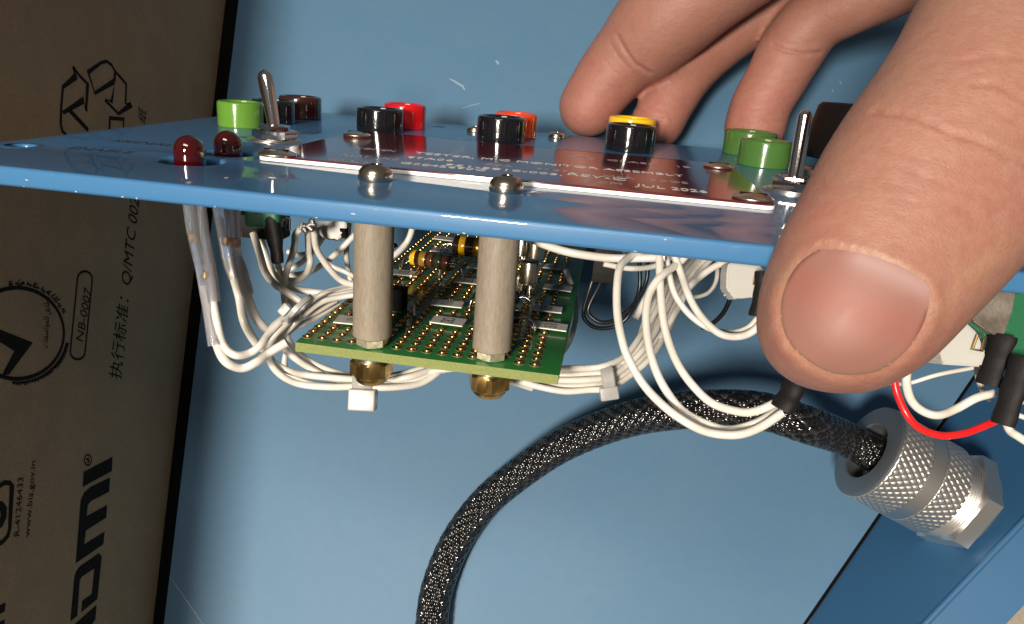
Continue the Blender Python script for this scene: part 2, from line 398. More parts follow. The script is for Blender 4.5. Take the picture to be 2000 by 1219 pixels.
# ------------------------------------------------------------------ carton wall on the left
cT = onf(442, 0); cB = onf(300, 1219); cdir = (cB - cT).normalized()
CN = cdir.cross(FN).normalized()                                           # carton face normal, towards the right
if CN.dot(RX) < 0: CN = -CN
def onc(px, py, lift=.0): return onp(px, py, cT + CN * lift, CN)
carton = thing('cardboard_box', cB, 'brown corrugated cardboard carton printed with black marks at left edge', 'box')
c0 = cT - cdir * 10; c1 = cB + cdir * 6
put('side_panel', slab([c0 - FN * 2, c1 - FN * 2, c1 + FN * 11, c0 + FN * 11], .35, CN), M_card, carton)
put('top_panel', slab([c0 + FN * 11 - CN * .352, c1 + FN * 11 - CN * .352, c1 + FN * 11 - CN * 14, c0 + FN * 11 - CN * 14], .35, FN), M_card, carton)
def stroke(pts, wd, closed=False, lift=.006):
    """ink line drawn on the carton face; pts in photo pixels"""
    P = [onc(x, y, lift) for x, y in pts]; bm = bmesh.new(); n = len(P)
    def off(i):
        a = P[(i - 1) % n] if (closed or i > 0) else P[i]; b = P[(i + 1) % n] if (closed or i < n - 1) else P[i]
        t = (b - a).normalized(); s = CN.cross(t).normalized()
        if (closed or 0 < i < n - 1):
            t1 = (P[i] - a).normalized(); m = s.dot(CN.cross(t1).normalized()); m = max(m, .5); return s * (wd / 2 / m)
        return s * wd / 2
    L = [bm.verts.new(P[i] + off(i)) for i in range(n)]; R = [bm.verts.new(P[i] - off(i)) for i in range(n)]
    for i in range(n if closed else n - 1):
        j = (i + 1) % n; bm.faces.new((L[i], L[j], R[j], R[i]))
    return bm
def join(bms):
    bm = bmesh.new()
    for b in bms:
        me = bpy.data.meshes.new('t'); b.to_mesh(me); b.free(); bm.from_mesh(me); bpy.data.meshes.remove(me)
    return fin(bm, 'print', smooth=False)
def inkpoly(pts, lift=.006):
    P = [onc(x, y, lift) for x, y in pts]; bm = bmesh.new(); vs = [bm.verts.new(p) for p in P]
    for t_ in geometry.tessellate_polygon([[Vector((x, y, 0)) for x, y in pts]]): bm.faces.new([vs[i_] for i_ in t_])
    return bm
def s1(L): return [(x / 3.047, y / 3.047 + 100) for x, y in L]
rec = [stroke(s1([(435, 92), (452, 150), (375, 215), (365, 330), (362, 430), (372, 478), (395, 498)]), .075),
       stroke(s1([(435, 92), (470, 142), (522, 195), (513, 358), (500, 290), (375, 368)]), .075),
       stroke(s1([(415, 352), (525, 470)]), .11),
       stroke(s1([(525, 125), (600, 70), (635, 60), (665, 82), (685, 120), (752, 195), (748, 312), (783, 318), (705, 372), (625, 290), (665, 302), (682, 178), (565, 250)]), .075, True),
       stroke(s1([(685, 120), (682, 180)]), .09),
       stroke(s1([(648, 520), (655, 398), (738, 405), (730, 520)]), .08)]
put('recycling_symbol', join(rec), M_cink, carton)
def cjk(x, y, s):
    """a dense character: a few crossing strokes"""
    q = []
    for dx in (-.42, -.14, .14, .42): q.append(stroke([(x + dx * s * .6, y + .45 * s), (x + dx * s * .6 + s * .06, y - .45 * s)], .035))
    for dy in (-.3, 0, .3): q.append(stroke([(x - .3 * s, y + dy * s), (x + .32 * s, y + dy * s - 1)], .035))
    return q
def s8(L): return [(x / 3.385, y / 3.385 + 500) for x, y in L]
circle = [(33 + 92 * math.cos(a) + 0, 651 + 89 * math.sin(a)) for a in [math.radians(k) for k in range(-140, 141, 6)]]
put('certification_ring', join([stroke(circle, .075)]), M_cink, carton)
put('certification_tick', join([inkpoly(s8([(-60, 455), (10, 490), (218, 572), (60, 785), (12, 790), (95, 630), (10, 575), (-60, 550)]))]), M_cink, carton)
pill = []
for a in range(0, 181, 20): pill.append((166 + 14.5 * math.cos(math.radians(a)), 545 - 15 * math.sin(math.radians(a))))
for a in range(180, 361, 20): pill.append((152 + 14.5 * math.cos(math.radians(a)), 687 - 15 * math.sin(math.radians(a))))
put('number_frame', join([stroke(pill, .05, True)]), M_cink, carton)
def cprint(name, body, x0, y0, x1, y1, capw, bold=0.0):
    """lettering on the carton: baseline runs from pixel 0 to pixel 1, capw is the glyph height in pixels (towards the left)"""
    a = onc(x0, y0, .006); b = onc(x1, y1, .006); X = (b - a); Ln = X.length; X.normalize()
    Y = CN.cross(X).normalized()
    h = onc(x0 - capw, y0, .006); hh = abs((h - a).dot(Y))
    me = text_me(body, 1.0, .0005); xs = [v.co.x for v in me.vertices]
    if not xs: return
    wd = max(xs) - min(xs); mn = min(xs)
    M = Matrix(((X.x, Y.x, CN.x, a.x), (X.y, Y.y, CN.y, a.y), (X.z, Y.z, CN.z, a.z), (0, 0, 0, 1)))
    for v in me.vertices: v.co = Vector(((v.co.x - mn) * Ln / wd, v.co.y * hh / .72, v.co.z))
    return put(name, me, M_cink, carton, M)
cprint('certificate_number', 'NB-0007', 162, 668, 178, 567, 15)
cprint('standard_lettering', '\u6267\u884c\u6807\u51c6\uff1aQ/MTC 002', 235, 742, 272, 392, 20)
cprint('paper_lettering', '\u7eb8', 283, 243, 285, 218, 13)
cprint('registration_number', 'R-41246433', 38, 1046, 46, 932, 11)
cprint('website_lettering', 'www.bis.gov.in', 58, 1048, 70, 900, 11)
arab = '\uFEE3\uFEC4\uFE8E\uFE91\uFED6 \uFEDF\uFEE0\uFEE4\uFEED\uFE8D\uFEBB\uFED4\uFE8E\uFE95'
cprint('arabic_lettering', arab[::-1], 93, 680, 97, 580, 11)
# lettering around the ring
ringtxt = []
random.seed(3)
for k in (-99, -97, -92, -89, -86, -84, -79, -76, -72, -70, -67, -62, -59, -55, -53, -48, -44, -41, -37, -34, -29, -26):
    a = math.radians(k); c, s_ = math.cos(a), math.sin(a); r0 = 1.06 + random.uniform(0, .04); r1 = 1.11 + random.uniform(0, .09)
    ringtxt.append(stroke([(33 + 92 * r0 * c, 651 + 89 * r0 * s_), (33 + 92 * r1 * math.cos(a + .03), 651 + 89 * r1 * math.sin(a + .03))], .028))
    ringtxt.append(stroke([(33 + 92 * r0 * c, 651 + 89 * r0 * s_), (33 + 92 * r0 * math.cos(a + .05), 651 + 89 * r0 * math.sin(a + .05))], .03))
for k in range(12, 95, 3):
    a = math.radians(k); c, s_ = math.cos(a), math.sin(a); r0 = 1.06; r1 = 1.12 + random.uniform(0, .03)
    ringtxt.append(stroke([(33 + 92 * r0 * c, 651 + 89 * r0 * s_), (33 + 92 * r1 * math.cos(a), 651 + 89 * r1 * math.sin(a))], .035))
    ringtxt.append(stroke([(33 + 92 * r1 * math.cos(a), 651 + 89 * r1 * math.sin(a)), (33 + 92 * r0 * math.cos(a + .04), 651 + 89 * r0 * math.sin(a + .04))], .035))
put('ring_lettering', join(ringtxt), M_cink, carton, stuff=True)
def sL(L): return [(x / 3.2175, y / 3.2175 + 840) for x, y in L]
put('brand_letter', join([inkpoly(sL([(527, 262), (707, 168), (703, 258), (520, 358)]))]), M_cink, carton)
put('brand_letter', join([inkpoly(sL([(692, 298), (570, 357), (530, 392), (508, 440), (476, 838), (650, 718), (658, 637), (530, 718), (540, 632), (668, 550), (674, 470), (546, 540), (552, 470), (575, 445), (686, 388)]))]), M_cink, carton)
put('brand_letter', join([inkpoly(sL([(622, 773), (500, 858), (478, 890), (468, 925), (443, 1203), (486, 1167), (502, 945), (515, 922), (594, 870), (577, 1030), (518, 1072), (511, 1146), (612, 1062), (640, 795)]))]), M_cink, carton)
put('brand_letter', join([inkpoly(sL([(607, 1098), (470, 1219), (430, 1330), (460, 1400), (590, 1280), (596, 1220), (560, 1250), (600, 1188)]))]), M_cink, carton)
put('registered_mark', join([stroke(sL([(553 + 22 * math.cos(a), 188 + 34 * math.sin(a)) for a in [k * math.pi / 8 for k in range(16)]]), .035, True), stroke(sL([(560, 172), (545, 180), (562, 195), (545, 205), (562, 200)]), .04)]), M_cink, carton)
put('mark_frame', join([stroke(sL([(-40, 375), (30, 330), (62, 333), (76, 350), (62, 620), (50, 665), (20, 700), (-40, 735)]), .09), stroke(sL([(-30, 470), (10, 478), (24, 500), (24, 545), (5, 585), (-30, 600)]), .16)]), M_cink, carton)
put('brand_letter', join([inkpoly(sL([(-60, 1130), (36, 1083), (30, 1140), (-60, 1190)]))]), M_cink, carton)
put('brand_letter', join([inkpoly(sL([(-60, 1235), (30, 1190), (26, 1290), (-60, 1330)]))]), M_cink, carton)
# torn brown spot on the carton edge is left to the material

# ================================================================== CONTROL PANEL
HP, TH = 2.737, .27
Yf, Yb, Xl, Xr = -2.03, 10.25, -5.11, 14.5
panel = thing('control_panel', ((Xl + Xr) / 2, (Yf + Yb) / 2, HP - TH), 'blue painted metal tester panel with jacks switches and nameplate held level by fingers', 'control panel')
h1 = onz(373, 314, HP); h2 = onz(450, 299, HP); h0 = onz(40, 284, HP)
def rc(x0, y0, x1, y1, r, n=8):
    L = []
    for cx_, cy_, a0 in ((x1 - r, y1 - r, 0), (x0 + r, y1 - r, 90), (x0 + r, y0 + r, 180), (x1 - r, y0 + r, 270)):
        for k in range(n + 1): a = math.radians(a0 + 90 * k / n); L.append((cx_ + r * math.cos(a), cy_ + r * math.sin(a)))
    return L
hr1 = cm(61, depth(h1)); hr2 = cm(50, depth(h2))
pm = shape_me(rc(Xl, Yf, Xr, Yb, .12), [circ(h1.x, h1.y, hr1), circ(h2.x, h2.y, hr2), circ(h0.x, h0.y, .22)], TH, .055, 5)
put('faceplate', pm, M_panel, panel, T((0, 0, HP - TH / 2)))
# countersunk rim of the corner hole
put('countersink', lathe([(.225, 0), (.30, .003), (.31, .0), (.24, -.06), (.225, -.1)], 36), M_panel, panel, T((h0.x, h0.y, HP + .002)))
def ptext(body, x0, y0, x1, y1, hgt, m, z=HP, name='lettering', parent=None):
    a = onz(x0, y0, z + .003); b = onz(x1, y1, z + .003); X = b - a; Ln = X.length; X.normalize(); Y = Vector((0, 0, 1)).cross(X)
    me = text_me(body, 1.0, .0008); xs = [v.co.x for v in me.vertices]; mn, wd = min(xs), max(xs) - min(xs)
    for v in me.vertices: v.co = Vector(((v.co.x - mn) * Ln / wd, v.co.y * hgt / .72, v.co.z))
    M = Matrix(((X.x, Y.x, 0, a.x), (X.y, Y.y, 0, a.y), (X.z, Y.z, 1, a.z), (0, 0, 0, 1)))
    return put(name, me, m, parent or panel, M)
ptext('ENABLE', 130, 290, 252, 300, .26, M_ink)
ptext('SIGNAL', 215, 276, 332, 286, .30, M_ink)
ptext('OFF', 500, 283, 560, 281, .2, M_ink)
ptext('J5', 846, 247, 864, 249, .24, M_ink)
ptext('ON', 462, 268, 490, 270, .2, M_ink)

# nicks in the paint along the cut front edge
M_nick = mat('bare_edge', (.30, .34, .38), .5, bump=[(60, .5, .01, None)])
rn = random.Random(5)
for px_, py_ in ((52, 352), (47, 371), (150, 386), (240, 394), (268, 397), (420, 412), (618, 436), (735, 410), (905, 465), (1240, 491), (1300, 468), (690, 418)):
    q = ony(px_, py_, Yf - .003); q.z = max(HP - TH + .03, min(HP - .03, q.z)); bm = bmesh.new(); k = rn.randint(5, 8); sx_, sz_ = rn.uniform(.012, .035), rn.uniform(.005, .012)
    c0_ = bm.verts.new(q + Vector((0, -.004, 0))); L_ = [bm.verts.new(q + Vector((math.cos(6.283 * i / k) * sx_ * rn.uniform(.5, 1.3), 0, math.sin(6.283 * i / k) * sz_ * rn.uniform(.5, 1.3)))) for i in range(k)]
    for i in range(k): bm.faces.new((c0_, L_[i], L_[(i + 1) % k]))
    put('paint_chip', fin(bm, smooth=False), M_nick, panel)
# indicator lamps
def led(px, py, wpx, hpx, hole):
    d = depth(hole); r = cm(wpx / 2, d); h = cm(hpx, d)
    prof = [(0, h)] + [(r * math.sin(a), h - r + r * math.cos(a)) for a in [math.radians(k) for k in range(10, 91, 10)]] + [(r, -.2), (r * 1.18, -.2), (r * 1.18, -.3), (0, -.3)]
    c = onz(px, py, HP)
    return put('indicator_lamp', lathe(prof, 40), M_led, panel, T((c.x, c.y, HP)))
L1 = led(371, 314, 59, 49, h1); L2 = led(446, 299, 53, 43, h2)
for hh, rr in ((h1, hr1), (h2, hr2)):
    put('lamp_socket', lathe([(0, -.06), (rr * 1.15, -.06), (rr * 1.15, 0), (rr * .5, 0)], 32), M_dark, panel, T((hh.x, hh.y, HP - TH - .002)))

# jacks
def jack(px, py, wpx, hpx, m, label, wall=.27, name='test_jack', tilt=0):
    c = onz(px, py, HP); d = depth(c); r = cm(wpx / 2, d); h = cm(hpx, d); b = r * .13; ri = r * (1 - wall * 1.0)
    prof = [(r * .97, 0), (r, .02)] + [(r - b + b * math.cos(a), h - b + b * math.sin(a)) for a in [math.radians(k) for k in range(0, 91, 18)]]
    prof += [(ri + b, h), (ri + b * .4, h - b * .25), (ri, h - b), (ri * .98, h * .35), (ri * .55, h * .3), (ri * .5, h * .1), (0, h * .1)]
    o = put(name, lathe(prof, 48), m, panel, T((c.x, c.y, HP)), label=label)
    put('contact_socket', lathe([(ri * .5, h * .1), (ri * .5, h * .62), (ri * .34, h * .62), (ri * .32, h * .12), (0, h * .12)], 24), M_brs, o, T((c.x, c.y, HP)))
    return o
jack(471, 247, 86, 48, M_grn, 'lime green jack beside the left toggle switch')
jack(535, 240, 80, 44, M_blk, 'black jack half hidden by the left switch lever')
jack(587, 231, 80, 42, M_brn, 'dark brown jack at the far left row')
jack(742, 256, 90, 44, M_blk, 'black jack in front of the red jack')
jack(790, 250, 81, 46, M_red, 'red jack behind the black jack')
jack(977, 276, 94, 48, M_blk, 'black jack in front of the orange jack')
jack(1005, 267, 82, 46, M_org, 'orange jack behind the middle black jack')
jack(1228, 294, 96, 50, M_blk, 'black jack in front of the yellow jack')
jack(1230, 278, 91, 48, M_yel, 'yellow jack peeking over the black jack')
jack(1460, 302, 98, 46, M_dgn, 'green jack further back in the right pair')
jack(1490, 324, 100, 50, M_dgn, 'green jack nearer in the right pair')
c = onz(1676, 340, HP); d = depth(c); rr = cm(102, d)
kn = put('rotary_knob', lathe([(0, .32), (rr * 1.10, .32), (rr * 1.12, .36), (rr * .95, 1.42), (rr * .89, 1.49), (0, 1.49)], 64), M_knob, panel, T((c.x, c.y, HP)), label='large dark brown control knob partly behind the thumb')
put('skirt', lathe([(rr * .55, 0), (rr * .55, .318), (0, .318)], 40), M_nic, kn, T((c.x, c.y, HP)))

# screws
def pan_screw(px, py, wpx, z0, hr=.42, nm='panel_screw', m=M_ss):
    c = onz(px, py, z0); r = cm(wpx / 2, depth(c)); h = r * hr
    prof = [(r * .98, 0), (r, h * .15), (r, h * .45), (r * .93, h * .75), (r * .75, h * .95), (r * .45, h * 1.05), (r * .34, h * 1.05), (r * .30, h * .55), (0, h * .5)]
    o = put(nm, lathe(prof, 36), m, panel, T((c.x, c.y, z0)))
    bm = bmesh.new()
    for a in (0, 90): add_box(bm, T((0, 0, h * .98)) @ Matrix.Rotation(math.radians(a + 25), 4, 'Z'), r * 1.0, r * .17, .012, 0)
    put('cross_recess', fin(bm), M_dark, o, T((c.x, c.y, z0)))
    return o
def dome_screw(px, py, wpx, z0, hr=.3):
    c = onz(px, py, z0); r = cm(wpx / 2, depth(c)); h = r * hr
    prof = [(r * .96, 0), (r, h * .2), (r * .98, h * .35), (r * .8, h * .66), (r * .5, h * .9), (r * .25, h), (0, h)]
    o = put('panel_screw', lathe(prof, 36), M_ss, panel, T((c.x, c.y, z0)))
    put('slot', box_me(r * 1.3, r * .16, .02), M_dark, o, T((c.x, c.y, z0 + h * .93)))
    return o
PT = .085
Pz = HP + PT
# nameplate
a = onz(505, 318, HP); b = onz(1508, 406, HP); cL = onz(660, 268, HP); cR = onz(1408, 318, HP)
nx0, nx1 = (a.x + cL.x) / 2, b.x; ny0, ny1 = (a.y + b.y) / 2, (cL.y + cR.y) / 2
print('nameplate', a, b, cL, cR)
npl = put('nameplate', shape_me(rc(nx0, ny0, nx1, ny1, .16), [], PT * .25, .006), M_plate, panel, T((0, 0, HP + PT - PT * .125)))
put('nameplate_backing', shape_me(rc(nx0 - .008, ny0 - .012, nx1 + .008, ny1 + .008, .165), [], PT * .72, .008), M_pedge, npl, T((0, 0, HP + PT * .36 + .003)))
def nt_(body, x0, y0, x1, y1, m=M_white, h=.17): ptext(body, x0, y0, x1, y1, h, m, Pz, 'engraved_lettering', npl)
nt_('TESTER, MIC MONITOR ASSEMBLY', 808, 299, 1338, 345, h=.24)
nt_('NOMEN', 690, 289, 770, 296, M_grey, .2)
nt_('97A06', 795, 308, 885, 315, h=.22)
nt_('CDA', 945, 321, 1000, 326, M_grey, .2); nt_('97896', 1045, 330, 1128, 338, M_grey, .2)
nt_('PART', 665, 303, 720, 308, M_grey, .22); nt_('NO', 745, 310, 780, 313, M_grey, .22)
nt_('951-5810-003.', 868, 322, 1098, 343, h=.2)
nt_('REV-C', 1108, 341, 1222, 353, h=.28)
nt_('MFR', 1180, 345, 1240, 350, M_grey, .22); nt_('CODE', 1265, 352, 1345, 359, M_grey, .22)
nt_('SERIAL NO', 640, 312, 740, 321, M_grey, .2)
nt_('G2E42690C', 780, 319, 948, 334, h=.22)
nt_('DOM', 1135, 354, 1215, 361, M_grey, .22)
nt_('JUL', 1240, 363, 1300, 369, h=.28); nt_('2026', 1312, 370, 1383, 377, h=.28)
nt_('SEC', 1110, 306, 1160, 311, M_grey, .22); nt_('CLASS', 1185, 313, 1280, 322, M_grey, .22); nt_('1B', 1325, 326, 1352, 328, M_grey, .22)
dome_screw(540, 303, 74, Pz); dome_screw(697, 265, 54, Pz); dome_screw(1403, 327, 58, Pz); dome_screw(1470, 389, 80, Pz)
pan_screw(928, 258, 34, HP, .6, m=M_nic); pan_screw(1087, 270, 35, HP, .6, m=M_nic); pan_screw(1592, 345, 60, HP, .6, m=M_nic)

# toggle switches
def toggle(bx_, by_, nutw, tx, ty, wtop, wbot, label):
    c = onz(bx_, by_, HP); d = depth(c); root = put('toggle_switch', lathe([(.0, -.9), (cm(nutw * .26, d), -.9), (cm(nutw * .26, d), cm(30, d)), (cm(nutw * .2, d), cm(31, d)), (0, cm(31, d))], 28), M_nic, panel, T(c), label=label)
    put('washer', lathe([(0, 0), (cm(nutw * .62, d), 0), (cm(nutw * .62, d), .022), (0, .022)], 48), M_wash, root, T((c.x, c.y, HP + .001)))
    put('washer', lathe([(0, 0), (cm(nutw * .56, d), 0), (cm(nutw * .56, d), .02), (0, .02)], 48), M_wash, root, T((c.x + .01, c.y + .01, HP + .026)))
    put('hex_nut', hex_me(cm(nutw * .88, d), cm(17, d), .02, hole=cm(nutw * .27, d)), M_chr, root, T((c.x, c.y, HP + .048)) @ Matrix.Rotation(.35, 4, 'Z'))
    put('hex_nut', hex_me(cm(nutw * .66, d), cm(8, d), .015, hole=cm(nutw * .27, d)), M_chr, root, T((c.x, c.y, HP + .05 + cm(17, d))) @ Matrix.Rotation(.8, 4, 'Z'))
    p0 = c + Vector((0, 0, cm(20, d))); dd = depth(p0); p1 = dep(tx, ty + wtop / 2, dd)
    P = [p0 + (p1 - p0) * t for t in (0, .2, .4, .6, .8, 1.0)]
    bm = bmesh.new(); rb, rt = cm(wbot / 2, dd), cm(wtop / 2, dd); add_tube(bm, P, [rb + (rt - rb) * t for t in (0, .2, .4, .6, .9, 1.0)], 28, dome=True)
    put('lever', fin(bm, ang=60), M_chr, root)
    return root
toggle(537, 275, 84, 519, 137, 31, 22, 'left toggle switch with chrome lever standing upright')
toggle(1547, 374, 90, 1572, 215, 29, 30, 'right toggle switch with chrome lever beside the thumb')

# ================================================================== STANDOFFS
zb = .17
for i, (x, y) in enumerate(((1.112, -.03), (3.085, .05))):
    st = thing('standoff', (x, y, 0), ('left' if i == 0 else 'right') + ' round fibre standoff post joining the panel to the ' + ('board at its left corner' if i == 0 else 'board near its middle'), 'standoff', 'standoff posts under the panel')
    r = .315
    put('sleeve', lathe([(0, 0), (r - .02, 0), (r, .02), (r, HP - TH - zb - .01), (0, HP - TH - zb - .01)], 48), M_post, st, T((x, y, zb)))
    put('hex_nut', hex_me(.44, zb - .012, .02), M_zinc, st, T((x, y, .01)) @ Matrix.Rotation(.52 + .1 * i, 4, 'Z'))
    put('washer', lathe([(0, 0), (.25, 0), (.25, -.03), (0, -.03)], 36), M_wash, st, T((x + .01, y, -.175)))
    put('washer', lathe([(0, 0), (.27, 0), (.27, -.025), (0, -.025)], 36), M_wash, st, T((x - .015, y - .01, -.208)))
    put('lock_nut', hex_me(.62, .29, .035), M_brs, st, T((x, y, -.52)) @ Matrix.Rotation(.45 + .35 * i, 4, 'Z'))
    put('nut_collar', lathe([(.29, 0), (.28, -.06), (.235, -.115), (.15, -.135), (.13, -.10), (0, -.10)], 36), M_brs, st, T((x, y, -.518)))
    c = onz(733 if i == 0 else 988, 352 if i == 0 else 374, HP); rr = cm(33.5, depth(c)); h = .23
    o = put('screw_head', lathe([(rr * .97, 0), (rr, .02), (rr, h * .45), (rr * .94, h * .62), (rr * .72, h * .92), (rr * .42, h * 1.05), (rr * .36, h), (rr * .3, h * .6), (0, h * .5)], 40), M_nic, st, T((c.x, c.y, HP + .002)))
    bm = bmesh.new()
    for a_ in (0, 90): add_box(bm, T((0, 0, h * .97)) @ Matrix.Rotation(math.radians(a_ + 40), 4, 'Z'), rr * 1.0, rr * .2, .014, 0)
    put('cross_recess', fin(bm), M_dark, o, T((c.x, c.y, HP + .002)))

# ================================================================== CIRCUIT BOARD
pc = .254
q0 = onz(582, 664, 0); q1 = onz(1090, 739, 0)
bx0, bx1 = q0.x, q1.x + .0; byf = (q0.y + q1.y) / 2; byb = 9.4
print('pcb', q0, q1)
NR = int((byb - .2) / pc)
board = thing('circuit_board', ((bx0 + bx1) / 2, (byf + byb) / 2, -.16), 'green perforated circuit board with gold pads hung under the panel', 'circuit board')
bm = bmesh.new(); add_box(bm, T(((bx0 + bx1) / 2, (byf + byb) / 2, -.08)), bx1 - bx0, byb - byf, .16, .004)
me = fin(bm, smooth=False)
for p in me.polygons: p.material_index = 0 if abs(p.normal.z) > .7 else 1
put('board', me, [M_pcb, M_pcbe], board)
padm = lathe([(0, .042), (.024, .042), (.042, .030), (.047, .004), (.056, .016), (.066, .005), (.092, .005), (.0945, .007), (.098, .006), (.099, .0)], 16, mats=[0, 0, 0, 3, 0, 1, 2, 2, 2])
labels = [  # px centre, rot offset, text
    (876, 627, 'CR2'), (874, 593, 'R16'), (915, 549, 'CR3'), (939, 521, 'R14'), (690, 626, 'R1'), (790, 533, 'R21'),
    (1076, 637, 'R15'), (1068, 603, 'R24'), (1090, 562, 'R17'), (1080, 521, 'R18'), (871, 466, ''), (868, 489, 'Q2')]
LW, LH = .60, .37
labpos = []
for (x, y, s) in labels:
    c = onz(x, y, .07); labpos.append((c, s))
comps = []
far = bmesh.new()
cnt = 0
for r in range(NR):
    for c in range(16):
        x, y = c * pc, r * pc
        if any(abs(x - lp.x) < .22 and abs(y - lp.y) < .10 for lp, _ in labpos): continue
        if any((x - sx) ** 2 + (y - sy) ** 2 < .24 ** 2 for sx, sy in ((1.112, -.03), (3.085, .05))): continue
        if c == 12 and r == 0: continue
        if cnt < 288:
            put('solder_pad', padm, [M_gold, M_mask, M_ring, M_hole], board, T((x, y, 0))); cnt += 1
        else:
            n0 = len(far.verts); far.from_mesh(padm)
            far.verts.ensure_lookup_table()
            for v in far.verts[n0:]: v.co += Vector((x, y, 0))
mf = bpy.data.meshes.new('far_pads'); far.to_mesh(mf); far.free()
for p in mf.polygons: p.use_smooth = True
put('solder_pads', mf, [M_gold, M_mask, M_ring, M_hole], board, stuff=True)
for k, (c, s) in enumerate(labpos):
    rz = random.uniform(-.08, .08); M = T(c) @ Matrix.Rotation(rz, 4, 'Z')
    bm = bmesh.new(); add_box(bm, Matrix(), LW, LH + random.uniform(-.01, .02), .022, .004); me = fin(bm, smooth=False)
    for p in me.polygons: p.material_index = 0 if p.normal.z > .7 else 1
    o = put('marker_label', me, [M_lab, M_labe], board, M, label=('white marker reading ' + s) if s else None)
    if s:
        tm = text_me(s, .33, .0006, 'CENTER')
        put('marker_lettering', tm, M_ink, o, M @ T((-.12, 0, .0125)) @ Matrix.Rotation(-math.pi / 2, 4, 'Z') @ Matrix.Scale(.46, 4, (1, 0, 0)))
def wire_part(pts, r, m, parent, name='lead', n=8):
    return put(name, tube_me(spline(pts, 6), r, n), m, parent)
def axial(x0, y0, x1, y1, rpx, z, bands, m, leads, name='resistor', label=None):
    a = onz(x0, y0, z); b = onz(x1, y1, z); b.y = a.y + (b.y - a.y) * 1.0; ax = b - a; L = ax.length; r = cm(rpx, depth((a + b) / 2)); ax.normalize()
    M = axisM(a, ax, (0, 0, 1))
    o = put(name, lathe([(0, 0), (r * .8, 0), (r, r * .15), (r, L - r * .15), (r * .8, L), (0, L)], 28), m, board, M, label=label)
    for t0, t1, bm_ in bands:
        put('colour_band', lathe([(r * 1.004, L * t0), (r * 1.012, L * t0 + .004), (r * 1.012, L * t1 - .004), (r * 1.004, L * t1)], 28), bm_, o, M)
    for e, dirn in ((a, -1), (b, 1)):
        q = [e, e + ax * dirn * leads * .5, e + ax * dirn * leads + Vector((0, 0, -.06)), e + ax * dirn * (leads + .05) + Vector((0, 0, -z * .6)), Vector((e.x + ax.x * dirn * (leads + .05), e.y + ax.y * dirn * (leads + .05), 0))]
        put('lead', tube_me(spline(q, 5), .028, 8), M_sold, o)
    return o
axial(804, 502, 884, 515, 15.5, .36, [(.02, .13, M_by), (.24, .38, M_bgold), (.44, .55, M_bb), (.62, .74, M_bg), (.8, .92, M_bb)], M_bodyR, .18, label='brown resistor lying in front with yellow and gold bands')
axial(887, 478, 960, 487, 20, .50, [(.18, .34, M_by), (.55, .72, M_bgold)], M_bodyR, .3, label='larger brown resistor behind with one wide yellow band')
axial(804, 511, 836, 515, 8.5, .20, [], M_dio, .22, 'diode', 'small red glass diode with bright curved leads')
axial(770, 480, 772, 479, 5, .20, [], M_dark, .1, 'diode')
# black components next to the posts
c = onz(772, 608, 0)
o = put('black_capacitor', box_me(.30, .34, .42, .03), M_dark, board, T((c.x + .0, c.y + .15, .21)), label='black square component beside the left standoff')
put('lead', tube_me(spline([c + Vector((.14, .1, .3)), c + Vector((.26, .05, .3)), c + Vector((.36, -.05, .16)), c + Vector((.40, -.12, .0))], 6), .022, 8), M_sold, o)
for (x, y) in ((1005, 640), (1005, 600)):
    c = onz(x, y, 0)
    o = put('black_diode', lathe([(0, 0), (.11, 0), (.12, .02), (.12, .5), (.11, .52), (0, .52)], 24), M_blk, board, axisM(c + Vector((-.45, .02, .2)), (1, 0, 0), (0, 0, 1)))
    put('lead', tube_me(spline([c + Vector((.06, .02, .2)), c + Vector((.2, .02, .22)), c + Vector((.33, 0, .12)), c + Vector((.38, -.02, 0))], 6), .026, 8), M_sold, o)
def can(px, py, wpx, hpx, hz):
    """metal can transistor standing on legs; px,py = bottom centre of the can at height hz"""
    c = onz(px, py, hz); d = depth(c); r = cm(wpx / 2, d); h = cm(hpx, d)
    o = put('transistor', lathe([(0, 0), (r * 1.06, 0), (r * 1.06, .03), (r * .96, .04), (r * .96, h - r * .3), (r * .9, h - r * .14), (r * .74, h - .02), (r * .6, h), (0, h)], 36), M_nic, board, T(c), label='silver metal can transistor')
    for a in (30, 110, 200, 290):
        p = Vector((math.cos(math.radians(a)), math.sin(math.radians(a)), 0)) * r * .6
        put('leg', tube_me([c + p, c + p * 1.15 + Vector((0, 0, -hz * .4)), Vector((c.x + p.x * 1.5, c.y + p.y * 1.5, 0))], .024, 8), M_sold, o)
can(1032, 552, 38, 46, .30); can(1044, 506, 38, 46, .30); can(1018, 497, 30, 34, .25)
# stray leads near board
for pts in ([(905, 505), (890, 518), (884, 528)], [(930, 571), (922, 584), (917, 600)], [(1030, 628), (1040, 640), (1043, 655)], [(802, 540), (815, 531), (818, 520)]):
    put('lead', tube_me(spline([onz(x, y, z) for (x, y), z in zip(pts, (.25, .18, .02))], 6), .024, 8), M_sold, board)

